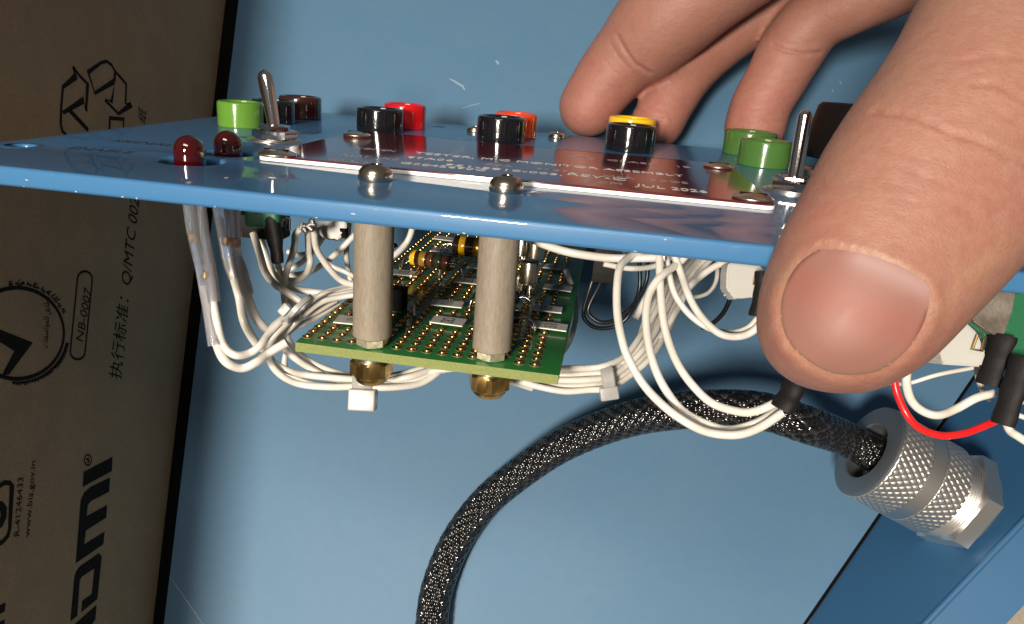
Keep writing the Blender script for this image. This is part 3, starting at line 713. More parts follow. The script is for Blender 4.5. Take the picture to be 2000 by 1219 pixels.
# ================================================================== WIRES
def wire(name, pts, ds, wpx, m, parent=None, n=12, lab=None, cat='wire', group=None):
    """pts in photo pixels with their distances from the camera; returns the tube object and path"""
    if not isinstance(ds, (list, tuple)): ds = [ds] * len(pts)
    if len(ds) != len(pts):
        L = len(ds) - 1; dd = []
        for i in range(len(pts)):
            t = i / (len(pts) - 1) * L; k = min(int(t), L - 1); dd.append(ds[k] + (ds[k + 1] - ds[k]) * (t - k))
        ds = dd
    rj = random.Random(int(pts[0][0] * 7 + pts[1][1] * 13 + len(pts)))
    P = spline([dep(x + rj.uniform(-1.6, 1.6), y + rj.uniform(-1.6, 1.6), d + rj.uniform(-.07, .07)) for (x, y), d in zip(pts, ds)], 7)
    r = cm(wpx * .93 / 2, sum(ds) / len(ds))
    o = put(name, tube_me(P, r, n), m, parent)
    if parent is None: tag(o, lab, cat, group)
    return o, P, r
dl1 = depth(h1) ; dl2 = depth(h2)
print('led depth', dl1, dl2)
# leads of the two indicator lamps
def lampset(label, wires, sleeves, metal, d):
    root = thing('lamp_wire_pair', dep(wires[0][0][0][0], wires[0][0][0][1], d), label, 'wire')
    for pts, w_ in wires: wire('insulated_wire', pts, [d, d, d + .1, d + .5], w_, M_wire, root)
    for pts, w0, w1 in sleeves:
        P = spline([dep(x, y, d) for x, y in pts], 6)
        bm = bmesh.new(); r0, r1 = cm(w0 / 2, d), cm(w1 / 2, d); n = len(P)
        R_ = [r0 + (r1 - r0) * i / (n - 1) for i in range(n)]
        add_tube(bm, P, R_, 20, cap=False); add_tube(bm, P, [x - .018 for x in R_], 20, cap=False)
        put('clear_sleeve', fin(bm), M_clr, root)
    for pts in metal:
        put('bare_lead', tube_me(spline([dep(x, y, d) for x, y in pts], 6), cm(2.6, d), 10), M_sold, root)
        e = dep(*pts[-1], d); put('solder_joint', lathe([(0, -.09), (.05, -.07), (.075, 0), (.05, .08), (0, .1)], 16), M_gold, root, T(e))
    return root
dA = dl1 + .05
lampset('pair of white wires in clear sleeves below the left red lamp',
        [([(398, 560), (405, 580), (413, 620), (421, 668), (438, 704), (470, 718), (502, 708), (523, 692), (560, 668)], 19),
         ([(405, 515), (412, 560), (424, 630), (437, 672), (458, 692), (486, 691), (509, 676), (524, 652), (545, 630)], 17)],
        [([(371, 400), (378, 450), (392, 510), (402, 560), (412, 620), (420, 675)], 27, 27), ([(393, 400), (400, 460), (410, 520), (418, 590)], 18, 24)],
        [[(372, 402), (373, 440), (376, 466)], [(392, 402), (394, 450), (398, 500), (402, 540)]], dA)
dB = dl2 + .05
lampset('pair of white wires in one clear sleeve below the right red lamp',
        [([(448, 505), (455, 535), (468, 580), (478, 625), (492, 660), (509, 680), (530, 683)], 19),
         ([(464, 505), (476, 545), (484, 580), (497, 617), (512, 638), (530, 648), (550, 655)], 19)],
        [([(442, 400), (447, 450), (453, 505), (462, 545)], 54, 30), ([(458, 505), (470, 530), (484, 575)], 30, 24)],
        [[(440, 402), (443, 440), (444, 472)], [(456, 402), (458, 440), (460, 475)]], dB)
# harness on the left
G = 'white wires of the left harness'
dL = 14.6
LW_ = [
    ('white wire dropping straight from the soldered lug', [(594, 440), (577, 458), (574, 478), (570, 500), (560, 530), (556, 560), (559, 600), (575, 615)], 14.2, 14),
    ('white wire curling back under the soldered lug', [(600, 446), (603, 489), (605, 510), (598, 534), (582, 546), (560, 547), (545, 535)], 14.6, 14),
    ('white wire sweeping from the lug to behind the left standoff', [(612, 446), (617, 483), (633, 510), (653, 536), (673, 551), (700, 558)], [14.6, 13.6], 14),
    ('white wire rising steeply to the left standoff top', [(705, 452), (690, 464), (673, 481), (643, 506), (623, 520), (598, 532), (566, 537)], 15.2, 13),
    ('white wire below the grey connector running left', [(636, 455), (617, 485), (600, 505), (570, 524), (540, 530)], 15.5, 12),
    ('second white wire below the grey connector', [(625, 452), (620, 475), (605, 492), (585, 497), (560, 492)], 15.8, 12),
    ('outermost white wire from the black box to the tie', [(495, 455), (507, 498), (517, 528), (533, 550), (549, 565), (582, 585), (600, 600)], 14.0, 16),
    ('inner white wire from the black box to the tie', [(508, 455), (520, 505), (537, 538), (560, 556), (590, 567), (640, 572)], 14.4, 15),
    ('white wire from the heat shrink end to the tie', [(540, 505), (546, 530), (553, 555), (565, 580), (580, 600)], 14.3, 13),
    ('vertical white wire just left of the left standoff', [(681, 435), (678, 498), (682, 538), (690, 562)], 15.6, 11),
    ('short white wire crossing behind the left standoff', [(630, 508), (650, 520), (675, 532), (705, 545)], 15.0, 11),
    ('white wire rising right of the left standoff', [(806, 445), (800, 462), (790, 478), (770, 497), (740, 510)], 15.6, 13),
]
for lab, pts, d, w_ in LW_: wire('harness_wire', pts, d, w_, M_wire, lab=lab, group=G)
# loops from the left tie under the board
tie_in = (590, 607)
LP = [
    ('outermost white loop hanging below the board corner', [(640, 585), (590, 610), (555, 635), (530, 665), (526, 700), (545, 731), (585, 750), (640, 756), (700, 757), (760, 757), (820, 748), (860, 725), (890, 700)], 16),
    ('second white loop hanging below the board corner', [(650, 580), (600, 600), (560, 618), (530, 642), (521, 668), (530, 700), (560, 722), (600, 734), (660, 738), (700, 743), (755, 752), (810, 742), (870, 722), (910, 705)], 16),
    ('third white loop below the board corner', [(655, 588), (610, 612), (570, 622), (546, 645), (550, 675), (575, 700), (610, 722), (660, 745), (705, 748), (750, 745), (800, 735), (850, 720), (905, 712)], 16),
    ('innermost white loop below the board corner', [(660, 592), (610, 625), (575, 640), (562, 658), (578, 685), (605, 706), (640, 722), (690, 735), (740, 738), (790, 728), (850, 712), (900, 708)], 15),
    ('low white wire running under both lock nuts', [(560, 680), (556, 715), (580, 738), (630, 752), (700, 750), (780, 740), (840, 727), (920, 722), (980, 740), (1040, 758)], 14),
]
for i, (lab, pts, w_) in enumerate(LP): wire('harness_wire', pts, [13.6 + .15 * (i % 2), 12.9 + .13 * i, 12.7 + .16 * i, 12.75 + .15 * i, 13.0 + .1 * (i % 2), 13.5], w_ - 1.5, M_wire, lab=lab, group='white wires looped under the board')
# dull bundle behind, entering from behind the left standoff
for i in range(5):
    o_ = i * 6
    wire('harness_wire', [(720, 553 + o_ * .8), (670, 563 + o_ * .7), (630, 574 + o_ * .6), (595, 596 + o_ * .7), (560, 622 + o_), (535, 645 + o_ * 1.2)], [14.2 - i * .2, 13.7 - i * .16], 13, M_wire, lab='%s white wire of the bundle entering behind the left standoff' % ('topmost', 'second', 'middle', 'fourth', 'lowest')[i], group='white wires bundled behind the left standoff')
# wires under the board to the right tie
for i in range(5):
    t = i / 4
    wire('harness_wire', [(930, 705 + 18 * t), (985, 718 + 18 * t), (1040, 728 + 26 * t), (1100, 722 + 42 * t), (1150, 718 + 45 * t), (1185, 714 + 44 * t), (1222, 694 + 46 * t), (1255 + 16 * t, 650 + 46 * t), (1285 + 25 * t, 600 + 30 * t), (1310 + 40 * t, 545 + 10 * t), (1345 + 50 * t, 500)], [13.4 + .16 * (i % 2), 12.8 + .16 * (i % 2), 12.95 + .15 * (i % 2), 13.6 + .2 * (i % 2), 14.4], 13.5, M_wire,
         lab=('%s white wire of the flat bundle through the right tie' % ('topmost', 'second', 'middle', 'fourth', 'lowest')[i]), group='white wires through the right tie')
for i in range(3):
    t = i / 2
    wire('harness_wire', [(1215, 712 + 10 * t), (1245, 670 + 10 * t), (1262 + 16 * t, 620), (1275 + 25 * t, 565), (1300 + 40 * t, 520), (1330 + 40 * t, 490)], [13.3, 14.6], 14, M_wire,
         lab=('%s of three white wires climbing behind the flat bundle' % ('leftmost', 'middle', 'rightmost')[i]), group='white wires climbing to the panel')
RW = [
    ('outermost left white loop ending in the big heat shrink', [(1262, 488), (1232, 500), (1213, 520), (1206, 559), (1204, 611), (1213, 659), (1228, 700), (1256, 752), (1300, 797), (1349, 831), (1390, 846), (1442, 848), (1487, 835), (1530, 805)], [12.4, 11.6, 11.2, 11.0], 17.5),
    ('middle white loop ending in the big heat shrink', [(1345, 492), (1325, 513), (1294, 539), (1271, 570), (1263, 611), (1266, 659), (1276, 714), (1297, 759), (1332, 800), (1376, 828), (1425, 838), (1476, 828), (1522, 800)], [12.4, 11.9, 11.5, 11.15], 17.5),
    ('inner white loop ending in the big heat shrink', [(1288, 485), (1290, 559), (1295, 618), (1307, 666), (1325, 711), (1352, 752), (1390, 787), (1442, 804), (1480, 802), (1515, 788)], [12.2, 11.8, 11.4, 11.0], 17.5),
    ('white wire curving to the heat shrink beside the thumb', [(1315, 490), (1330, 535), (1345, 575), (1360, 607), (1385, 637), (1411, 655), (1442, 659), (1469, 649), (1490, 625)], [12.3, 11.7], 16),
    ('second white wire curving to the heat shrink beside the thumb', [(1300, 500), (1312, 560), (1335, 600), (1365, 630), (1400, 648), (1435, 650), (1462, 640), (1482, 620)], [12.6, 12.0], 14),
    ('thick white wire hugging the underside of the panel', [(1035, 468), (1080, 484), (1125, 495), (1190, 503), (1250, 505), (1300, 503)], [12.6, 12.2], 18),
    ('thin white wire looping behind the climbing bundle', [(1400, 505), (1398, 545), (1385, 570), (1360, 580), (1340, 578)], 15.4, 9),
    ('short white wire under the panel beside black wires', [(1180, 515), (1230, 525), (1280, 520), (1310, 500)], 14.5, 12),
    ('white wire slanting up to the panel beside the loops', [(1240, 620), (1270, 570), (1300, 525), (1340, 495)], 12.9, 15),
    ('white wire slanting up at the bundle right side', [(1290, 660), (1325, 600), (1345, 560), (1390, 525), (1440, 500)], 13.6, 15),
]
for lab, pts, d, w_ in RW: wire('harness_wire', pts, d, w_, M_wire, lab=lab, group='white wires right of the board')
wire('harness_wire', [(1105, 530), (1120, 565), (1125, 590), (1122, 630), (1110, 668), (1088, 700)], [17.0, 16.0, 14.6], 12, M_wire, lab='white wire peeking past the right edge of the board')
for i, (lab, pts, w_) in enumerate([
    ('left of the two black wires looping behind the panel', [(1168, 520), (1155, 560), (1140, 600), (1141, 625), (1166, 640), (1200, 637), (1228, 616), (1250, 566), (1249, 500)], 9),
    ('right of the two black wires looping behind the panel', [(1186, 520), (1170, 560), (1152, 595), (1151, 616), (1175, 631), (1208, 620), (1240, 590), (1262, 550), (1267, 500)], 9),
    ('black wire below the white connector beside the thumb', [(1432, 570), (1425, 590), (1411, 615), (1390, 634), (1370, 640)], 10)]):
    wire('black_wire', pts, 15.5, w_, M_bwire, lab=lab)
bm = bmesh.new(); add_box(bm, T(dep(1185, 515, 15.4)), .55, .4, .75, .05); tag(put('relay_block', fin(bm), M_shr), 'small black block under the panel where black wires start', 'component')
# right-hand side under the thumb
X = [('red wire looping below the thumb to the heat shrink', [(1740, 700), (1745, 728), (1752, 765), (1771, 807), (1797, 835), (1836, 849), (1878, 846), (1910, 838), (1945, 822)], 15.5, M_rwire),
     ('white wire looping just above the red wire', [(1782, 670), (1776, 702), (1771, 744), (1779, 780), (1800, 803), (1831, 810), (1868, 799), (1905, 778), (1940, 768)], 18, M_wire),
     ('thin white wire running level behind the red wire', [(1700, 740), (1721, 744), (1747, 749), (1779, 748), (1831, 733), (1900, 718)], 9, M_wire),
     ('white wire bending down at the right picture edge', [(2010, 775), (1985, 790), (1968, 815), (1972, 840), (1990, 855), (2020, 872)], 17, M_wire),
     ('thin white wire at the right picture edge', [(1960, 792), (1985, 810), (2015, 818)], 11, M_wire),
     ('short white wire from the pale connector into the heat shrink', [(1903, 700), (1908, 730), (1920, 760), (1935, 780)], 13, M_wire)]
for i, (lab, pts, w_, m_) in enumerate(X): wire('harness_wire', pts, 9.9 + .12 * i, w_, m_, lab=lab)
def shrink(pts, w0, w1, d, lab, squash=.8):
    P = spline([dep(x, y, d) for x, y in pts], 6); bm = bmesh.new(); r0, r1 = cm(w0 / 2, d), cm(w1 / 2, d)
    n = len(P); R_ = [(r0 + (r1 - r0) * i / (n - 1)) * (1 + .06 * math.sin(i * 1.3)) for i in range(n)]
    add_tube(bm, P, R_, 24, flat=squash)
    return tag(put('heat_shrink', fin(bm), M_shr), lab, 'heat shrink sleeve')
shrink([(1558, 690), (1556, 730), (1546, 765), (1526, 800)], 40, 50, 10.7, 'large black heat shrink sleeve hanging below the thumb tip', .7)
shrink([(1486, 530), (1484, 575), (1476, 618)], 24, 30, 11.5, 'black heat shrink sleeve just left of the thumb')
shrink([(1960, 655), (1945, 700), (1928, 752)], 50, 42, 9.9, 'upper black heat shrink sleeve by the pale connector', .5)
shrink([(2000, 700), (1980, 760), (1958, 830)], 50, 42, 9.6, 'lower black heat shrink sleeve where the red wire ends', .6)
shrink([(528, 425), (537, 470), (543, 514)], 52, 29, 13.7, 'black heat shrink sleeve under the left switch', .7)
# switch bodies below the panel
c = onz(537, 275, HP)
bm = bmesh.new(); add_box(bm, T(dep(512, 440, 14.3)), .92, .5, .44, .04)
sb = tag(put('relay_block', fin(bm), M_shr), 'dark grey block beside the heat shrink under the left switch', 'component')
bm = bmesh.new(); add_box(bm, T(dep(520, 421, 13.75)), .66, .5, .42, .12, seg=4)
tag(put('switch_module', fin(bm, ang=60), M_gsw), 'green rounded switch body poking below the panel at left', 'switch body')
def lug(px, py, d, s, lab, mm):
    bm = bmesh.new(); random.seed(int(px))
    for k in range(5):
        a_ = dep(px + random.uniform(-16, 16) * s, py + random.uniform(-12, 12) * s, d); b_ = dep(px + random.uniform(-18, 18) * s, py + random.uniform(-14, 14) * s, d)
        add_tube(bm, [a_, (a_ + b_) / 2 + Vector((0, 0, .03)), b_], cm(5 * s, d), 10, dome=True)
    return tag(put('solder_lug', fin(bm), mm), lab, 'solder lug')
lug(598, 440, 14.1, 1.0, 'soldered lug clump above the left harness wires', M_lug)
bm = bmesh.new(); P_ = [dep(559, 424, 13.8), dep(566, 428, 13.8), dep(566, 449, 13.8), dep(557, 449, 13.8), dep(557, 432, 13.8)]; add_tube(bm, P_, cm(2.2, 13.8), 8); tag(put('wire_clip', fin(bm), M_bwire), 'small bent black metal clip beside the left heat shrink', 'clip')
def connector(poly, d, thick, lab, extra=True):
    a_ = [dep(x, y, d) for x, y in poly]
    bm = bmesh.new(); f_ = [bm.verts.new(p) for p in a_]; b_ = [bm.verts.new(p + RZ * thick) for p in a_]
    bm.faces.new(f_); bm.faces.new(b_[::-1]); n = len(f_)
    for i in range(n): bm.faces.new((f_[i], b_[i], b_[(i + 1) % n], f_[(i + 1) % n]))
    bmesh.ops.bevel(bm, geom=[e for e in bm.edges], offset=.025, segments=2, affect='EDGES')
    return tag(put('wire_connector', fin(bm, ang=40), M_conn), lab, 'connector')
c1 = connector([(617, 432), (676, 432), (676, 448), (662, 467), (656, 469), (642, 463), (640, 468), (631, 464), (617, 452)], 15.0, .35, 'pale grey plug connector left of the left standoff')
bm = bmesh.new(); add_box(bm, T(dep(672, 454, 15.1)), .12, .2, .2, .02); put('contact_end', fin(bm), M_dark, c1)
c2 = connector([(1424, 512), (1490, 520), (1488, 582), (1447, 580), (1433, 586), (1430, 575), (1419, 566), (1420, 530)], 11.9, .4, 'pale plug connector left of the thumb with a gold contact')
bm = bmesh.new(); add_tube(bm, [dep(1474, 540, 11.8), dep(1471, 555, 11.8), dep(1482, 556, 11.8), dep(1484, 538, 11.8)], cm(2.2, 11.8), 8); put('gold_contact', fin(bm), M_gold, c2)
c3 = connector([(1846, 650), (1880, 622), (1910, 650), (1927, 690), (1918, 717), (1839, 712), (1843, 702), (1832, 684)], 9.75, .5, 'pale plug connector below the panel right of the thumb')
bm = bmesh.new(); add_tube(bm, [dep(1909, 655, 9.68), dep(1899, 683, 9.68), dep(1918, 686, 9.68), dep(1925, 658, 9.68)], cm(2.6, 9.68), 8); put('gold_contact', fin(bm), M_brs, c3)
# green switch body at right with metal frame
gs = thing('switch_module', dep(1960, 640, 9.9), 'green switch module with frosted metal side below the panel at far right', 'switch body')
def prism(poly, d, thick, bev=.03):
    a_ = [dep(x, y, d) for x, y in poly]; bm = bmesh.new(); f_ = [bm.verts.new(p) for p in a_]; b_ = [bm.verts.new(p + RZ * thick) for p in a_]
    bm.faces.new(f_); bm.faces.new(b_[::-1]); n = len(f_)
    for i in range(n): bm.faces.new((f_[i], b_[i], b_[(i + 1) % n], f_[(i + 1) % n]))
    bmesh.ops.bevel(bm, geom=[e for e in bm.edges], offset=bev, segments=2, affect='EDGES'); return fin(bm, ang=40)
put('housing', prism([(1880, 570), (2030, 570), (2030, 700), (1985, 712), (1976, 700), (1960, 668), (1925, 655), (1880, 622)], 10.0, .7), M_gsw, gs)
put('metal_frame', prism([(1902, 560), (1988, 560), (1976, 610), (1960, 664), (1935, 650), (1903, 628), (1896, 600)], 9.9, .12, .02), mat('frosted_metal', (.34, .30, .25), .5, metal=.6, var=[(3, .9, (.12, .09, .07), None)], bump=[(20, .3, .02, None)]), gs)
put('terminal', lathe([(0, -.1), (.07, -.06), (.09, 0), (.07, .06), (0, .1)], 16), M_sold, gs, T(dep(1990, 713, 9.8)))

# cable ties
def tie(cx_, cy_, d, ang, bw, bh, tail, lab):
    """band ring round the bundle plus square head; sizes in photo pixels"""
    root = thing('cable_tie', dep(cx_, cy_, d), lab, 'cable tie', None)
    ax = (WD(math.cos(ang), math.sin(ang), 0)).normalized(); up = WD(-math.sin(ang), math.cos(ang), 0)
    c = dep(cx_, cy_, d); rw, rh, rd = cm(bw / 2, d), cm(bh / 2, d), cm(bh / 2, d) * .8; n = 40; bm = bmesh.new(); t_ = .035
    prof = [(-rw, 0), (-rw * .8, t_), (rw * .8, t_), (rw, 0), (rw * .8, -t_ * .4), (-rw * .8, -t_ * .4)]
    rings = []
    for k in range(n):
        a_ = 2 * math.pi * k / n; rings.append([bm.verts.new(c + ax * p + up * ((rh + q) * math.cos(a_)) + RZ * ((rd + q) * math.sin(a_))) for p, q in prof])
    for k in range(n):
        a_, b_ = rings[k], rings[(k + 1) % n]
        for j in range(len(prof)): bm.faces.new((a_[j], a_[(j + 1) % len(prof)], b_[(j + 1) % len(prof)], b_[j]))
    put('band', fin(bm, ang=50), M_nyl, root)
    hx, hy, hw, hh = tail
    hc = dep(hx, hy, d - rd * .55); M = Matrix((( ax.x, up.x, RZ.x, hc.x), (ax.y, up.y, RZ.y, hc.y), (ax.z, up.z, RZ.z, hc.z), (0, 0, 0, 1)))
    h = put('locking_head', box_me(cm(hw, d), cm(hh, d), cm(hw * .7, d), .035, 3), M_nyl, root, M)
    bm = bmesh.new(); ww, hgt = cm(hw * .5, d), cm(hh * .42, d)
    zf = -cm(hw * .35, d)
    for k in range(4): add_box(bm, M @ T((0, -hgt * .4 + k * hgt * .27 + .04, zf - .004)), ww, .012, .014, 0)
    for k in (-.5, 0, .5): add_box(bm, M @ T((k * ww, .04, zf - .002)), .012, hgt * .9, .012, 0)
    put('pawl_ribs', fin(bm, smooth=False), M_nyl, h)
    return root
tie(711, 747, 12.95, .05, 40, 44, (709, 780, 52, 42), 'white nylon cable tie hanging below the left lock nut')
tie(1186, 740, 13.0, -.15, 26, 52, (1189, 768, 36, 26), 'translucent nylon cable tie at the right of the board')
tie(585, 604, 12.9, .75, 12, 64, (556, 605, 18, 24), 'white nylon cable tie round the left harness bundle')

# ================================================================== BRAIDED CABLE AND GLAND
cpx = [(846, 1330), (850, 1270), (857, 1215), (868, 1140), (895, 1060), (942, 988), (1000, 936), (1080, 880), (1160, 842), (1240, 816), (1320, 803), (1400, 798), (1489, 803), (1577, 830), (1650, 862), (1700, 886)]
cw = [56, 57, 57, 56, 58, 60, 61, 63, 65, 68, 71, 73, 73, 73, 72, 70]
RC = .40
Pc = [dep(x, y, RC * 2 * F / w_) for (x, y), w_ in zip(cpx, cw)]
Pc = [p if (p - FP).dot(FN) > RC else p + FN * (RC * 1.02 - (p - FP).dot(FN)) for p in Pc]
GA = WD(.876, .48, .049).normalized()                                       # gland axis, pointing into the wall
Gc = dep(1691, 879, 17.6)
Pc[-1] = Gc + GA * .5; Pc[-2] = Gc - GA * .55
Ps = spline(Pc, 14)
# resample evenly
Ls = [0]
for a_, b_ in zip(Ps, Ps[1:]): Ls.append(Ls[-1] + (b_ - a_).length)
def resample(n):
    out = []; j = 0
    for i in range(n):
        s = Ls[-1] * i / (n - 1)
        while j < len(Ls) - 2 and Ls[j + 1] < s: j += 1
        t = (s - Ls[j]) / max(1e-9, Ls[j + 1] - Ls[j]); out.append(Ps[j].lerp(Ps[j + 1], t))
    return out
cable = thing('braided_cable', Pc[4], 'thick black cable with woven braid sleeve arching to the metal gland', 'cable')
NS = 1300; Pr = resample(NS); fr = frames(Pr)
put('cable_core', tube_me(Pr[::9] + [Pr[-1]], RC - .05, 24), M_core, cable)
def braid(sel, m, name):
    bm = bmesh.new(); NST = 22; total = Ls[-1]; turns = total / (2 * math.pi * RC) * .78
    for dirn in (1, -1):
        for k in range(NST):
            if not sel(k, dirn): continue
            prev = None
            for i in range(NS):
                s = i / (NS - 1); ph = 2 * math.pi * (k / NST + dirn * turns * s)
                t, N, B = fr[i]
                wv = math.sin(NST * 2 * math.pi * turns * s * 1.0 + (math.pi * k if dirn == 1 else math.pi * (k + 1)))
                rr = RC - .022 + .020 * wv
                rad = N * math.cos(ph) + B * math.sin(ph); tan = (-N * math.sin(ph) + B * math.cos(ph))
                al = (t + tan * dirn * .78).normalized(); side = rad.cross(al).normalized() * .044
                c = Pr[i] + rad * rr
                cur = [bm.verts.new(c - side), bm.verts.new(c - side * .6 + rad * .016), bm.verts.new(c + side * .6 + rad * .016), bm.verts.new(c + side)]
                if prev:
                    for a_ in range(3): bm.faces.new((prev[a_], prev[a_ + 1], cur[a_ + 1], cur[a_]))
                prev = cur
    me = bpy.data.meshes.new(name); bm.to_mesh(me); bm.free()
    for p in me.polygons: p.use_smooth = True
    return put('braid_sleeve', me, m, cable, stuff=True)
braid(lambda k, d_: (k * 7 + (d_ + 1)) % 4 < 3, M_brd, 'braid_dark')
braid(lambda k, d_: (k * 7 + (d_ + 1)) % 4 >= 3, M_brw, 'braid_pale')

gl = thing('cable_gland', Gc, 'knurled nickel cable gland screwed into the blue case wall', 'cable gland')
GM = axisM(Gc, GA, RX) @ Matrix.Scale(.96, 4, (0, 0, 1))
gd = depth(Gc); GR = cm(193 / 2, gd); GI = cm(116 / 2, gd); GL = 2.95
put('end_ring', lathe([(GI, .5), (GI * .98, .04), (GI * 1.02, 0), (GR * .93, 0), (GR * .985, .04), (GR * .985, .10)], 72), mat('ring_face', (.30, .32, .34), .5, metal=.9, bump=[(60, .2, .01, None)]), gl, GM)
def knurled(z0, z1, r, name):
    bm = bmesh.new(); nu = 504; nv = 44; rows = []
    for j in range(nv + 1):
        z = z0 + (z1 - z0) * j / nv; e = min(j, nv - j) / 3.0; row = []
        for i in range(nu):
            a_ = 2 * math.pi * i / nu; q = 42
            u = (a_ * q / (2 * math.pi) + z * 4.2) % 1; v = (a_ * q / (2 * math.pi) - z * 4.2) % 1
            g = min(1, abs(u - .5) * 4.2) * min(1, abs(v - .5) * 4.2)
            rr = r - .022 * (1 - g) * min(1, e) - (.02 if e < .3 else 0)
            row.append(bm.verts.new((rr * math.cos(a_), rr * math.sin(a_), z)))
        rows.append(row)
    for a_, b_ in zip(rows, rows[1:]):
        for i in range(nu): bm.faces.new((a_[i], a_[(i + 1) % nu], b_[(i + 1) % nu], b_[i]))
    me = fin(bm, ang=60)
    return put(name, me, M_knurl, gl, GM)
knurled(.10, .92, GR, 'knurled_ring')
put('smooth_band', lathe([(GR * .93, .90), (GR * .985, .93), (GR * .985, 1.28), (GR * .93, 1.31)], 72), M_knurl, gl, GM)
knurled(1.30, 1.98, GR * .985, 'knurled_ring')
put('threaded_neck', lathe([(GR * .90, 1.96)] + [(GR * (.90 + (.02 if k % 2 else 0)), 1.98 + .035 * k) for k in range(10)] + [(GR * .9, 2.34)], 72, ang=20), M_knurl, gl, GM)
put('hex_flange', hex_me(GR * 1.84, .55, .08), M_knurl, gl, GM @ T((0, 0, 2.33)) @ Matrix.Rotation(.2, 4, 'Z'))
put('gland_stem', lathe([(GR * .5, 2.7), (GR * .5, 4.4)], 40), M_knurl, gl, GM)

# ================================================================== HAND
def zlevel(px, py, Z):
    return depth(onz(px, py, Z))
hb = bmesh.new()
def rowpts(rows, d_thick):
    rings = []
    n = 36
    for (lx, ly, rx_, ry_, d, th) in rows:
        L = dep(lx, ly, d); R_ = dep(rx_, ry_, d); c = (L + R_) / 2; a_ = (R_ - L) / 2
        rings.append([hb.verts.new(c + a_ * (math.copysign(abs(math.cos(2 * math.pi * k / n)) ** .92, math.cos(2 * math.pi * k / n))) + RZ * (th * math.copysign(abs(math.sin(2 * math.pi * k / n)) ** .92, math.sin(2 * math.pi * k / n)))) for k in range(n)])
    for a_, b_ in zip(rings, rings[1:]):
        for k in range(n): hb.faces.new((a_[k], a_[(k + 1) % n], b_[(k + 1) % n], b_[k]))
    hb.faces.new(rings[0][::-1]); hb.faces.new(rings[-1])
D0 = 7.95
thumb = [(1622, 768, 1660, 769, D0 + .12, .10), (1580, 762, 1695, 763, D0 + .1, .32), (1548, 748, 1726, 748, D0 + .08, .5), (1517, 724, 1757, 728, D0 + .05, .66), (1495, 688, 1797, 700, D0, .8),
         (1484, 645, 1832, 664, D0, .88), (1486, 596, 1868, 626, D0, .92), (1496, 545, 1908, 588, D0, .94), (1516, 490, 1950, 545, D0 + .02, .95), (1546, 425, 1998, 492, D0 + .04, .97),
         (1580, 362, 2042, 430, D0 + .08, 1.0), (1622, 280, 2090, 355, D0 + .12, 1.05), (1668, 208, 2135, 285, D0 + .15, 1.08), (1718, 140, 2175, 215, D0 + .2, 1.05), (1765, 68, 2215, 140, D0 + .3, 1.02), (1805, -8, 2260, 60, D0 + .5, 1.05), (1850, -110, 2330, -40, D0 + .9, 1.15), (1900, -230, 2420, -170, D0 + 1.6, 1.3)]
rowpts(thumb, 0)
za = zlevel(1148, 206, HP + .66); zb_ = zlevel(1283, 248, HP + .6); zc = zlevel(1474, 252, HP + .6)
print('finger depths', za, zb_, zc)
za, zb_, zc = 21.3, 21.3, 20.6
def finger(pts, ds, rs):
    P = [dep(x, y, d) for (x, y), d in zip(pts, ds)]; R_ = [cm(r, d) for r, d in zip(rs, ds)]
    Ps_ = spline(P, 6); R2 = spline([Vector((r, 0, 0)) for r in R_], 6); R2 = [v.x for v in R2]
    add_tube(hb, Ps_, R2, 28, dome=True)
finger([(1150, 208), (1182, 160), (1216, 118), (1248, 88), (1306, 30), (1390, -40), (1520, -130), (1750, -260)], [za, za - .25, za - .5, za - .75, za - 1.3, za - 1.9, za - 2.7, za - 4], [59, 64, 70, 82, 94, 98, 105, 120])
finger([(1283, 240), (1306, 198), (1345, 138), (1402, 78), (1475, 18), (1570, -60), (1720, -170), (1850, -260)], [zb_, zb_, zb_ + .1, zb_ + .1, zb_ - .2, zb_ - 1.0, zb_ - 2.2, zb_ - 4], [52, 52, 54, 60, 68, 78, 90, 120])
finger([(1474, 250), (1487, 205), (1518, 150), (1545, 100), (1590, 42), (1660, 6), (1770, -48), (1900, -130), (2050, -230)], [zc, zc - .1, zc - .25, zc - .4, zc - .8, zc - 1.4, zc - 2.2, zc - 3.3, zc - 4.5], [59, 58, 60, 64, 62, 62, 70, 85, 110])
finger([(1764, 200), (1782, 150), (1832, 55), (1900, -60), (2000, -200)], [13.2, 13.0, 12.8, 12.8, 13], [52, 56, 60, 70, 90])
# palm and wrist, above the picture
finger([(1700, -290), (1950, -330), (2200, -380), (2500, -520), (2800, -700)], [16, 15, 14, 13.5, 13], [190, 230, 260, 270, 250])
finger([(2160, -140), (2220, -260), (2300, -380), (2450, -500)], [9.3, 10.3, 12, 13.3], [230, 240, 250, 260])
me = bpy.data.meshes.new('hand'); bmesh.ops.recalc_face_normals(hb, faces=hb.faces); hb.to_mesh(me); hb.free()
ho = bpy.data.objects.new('tmp_hand', me); COL.objects.link(ho)
md = ho.modifiers.new('r', 'REMESH'); md.mode = 'VOXEL'; md.voxel_size = .085
ms = ho.modifiers.new('s', 'SMOOTH'); ms.factor = .5; ms.iterations = 10
mv = ho.modifiers.new('d', 'SUBSURF'); mv.levels = 1
dg = bpy.context.evaluated_depsgraph_get(); hm = bpy.data.meshes.new_from_object(ho.evaluated_get(dg)); bpy.data.objects.remove(ho)
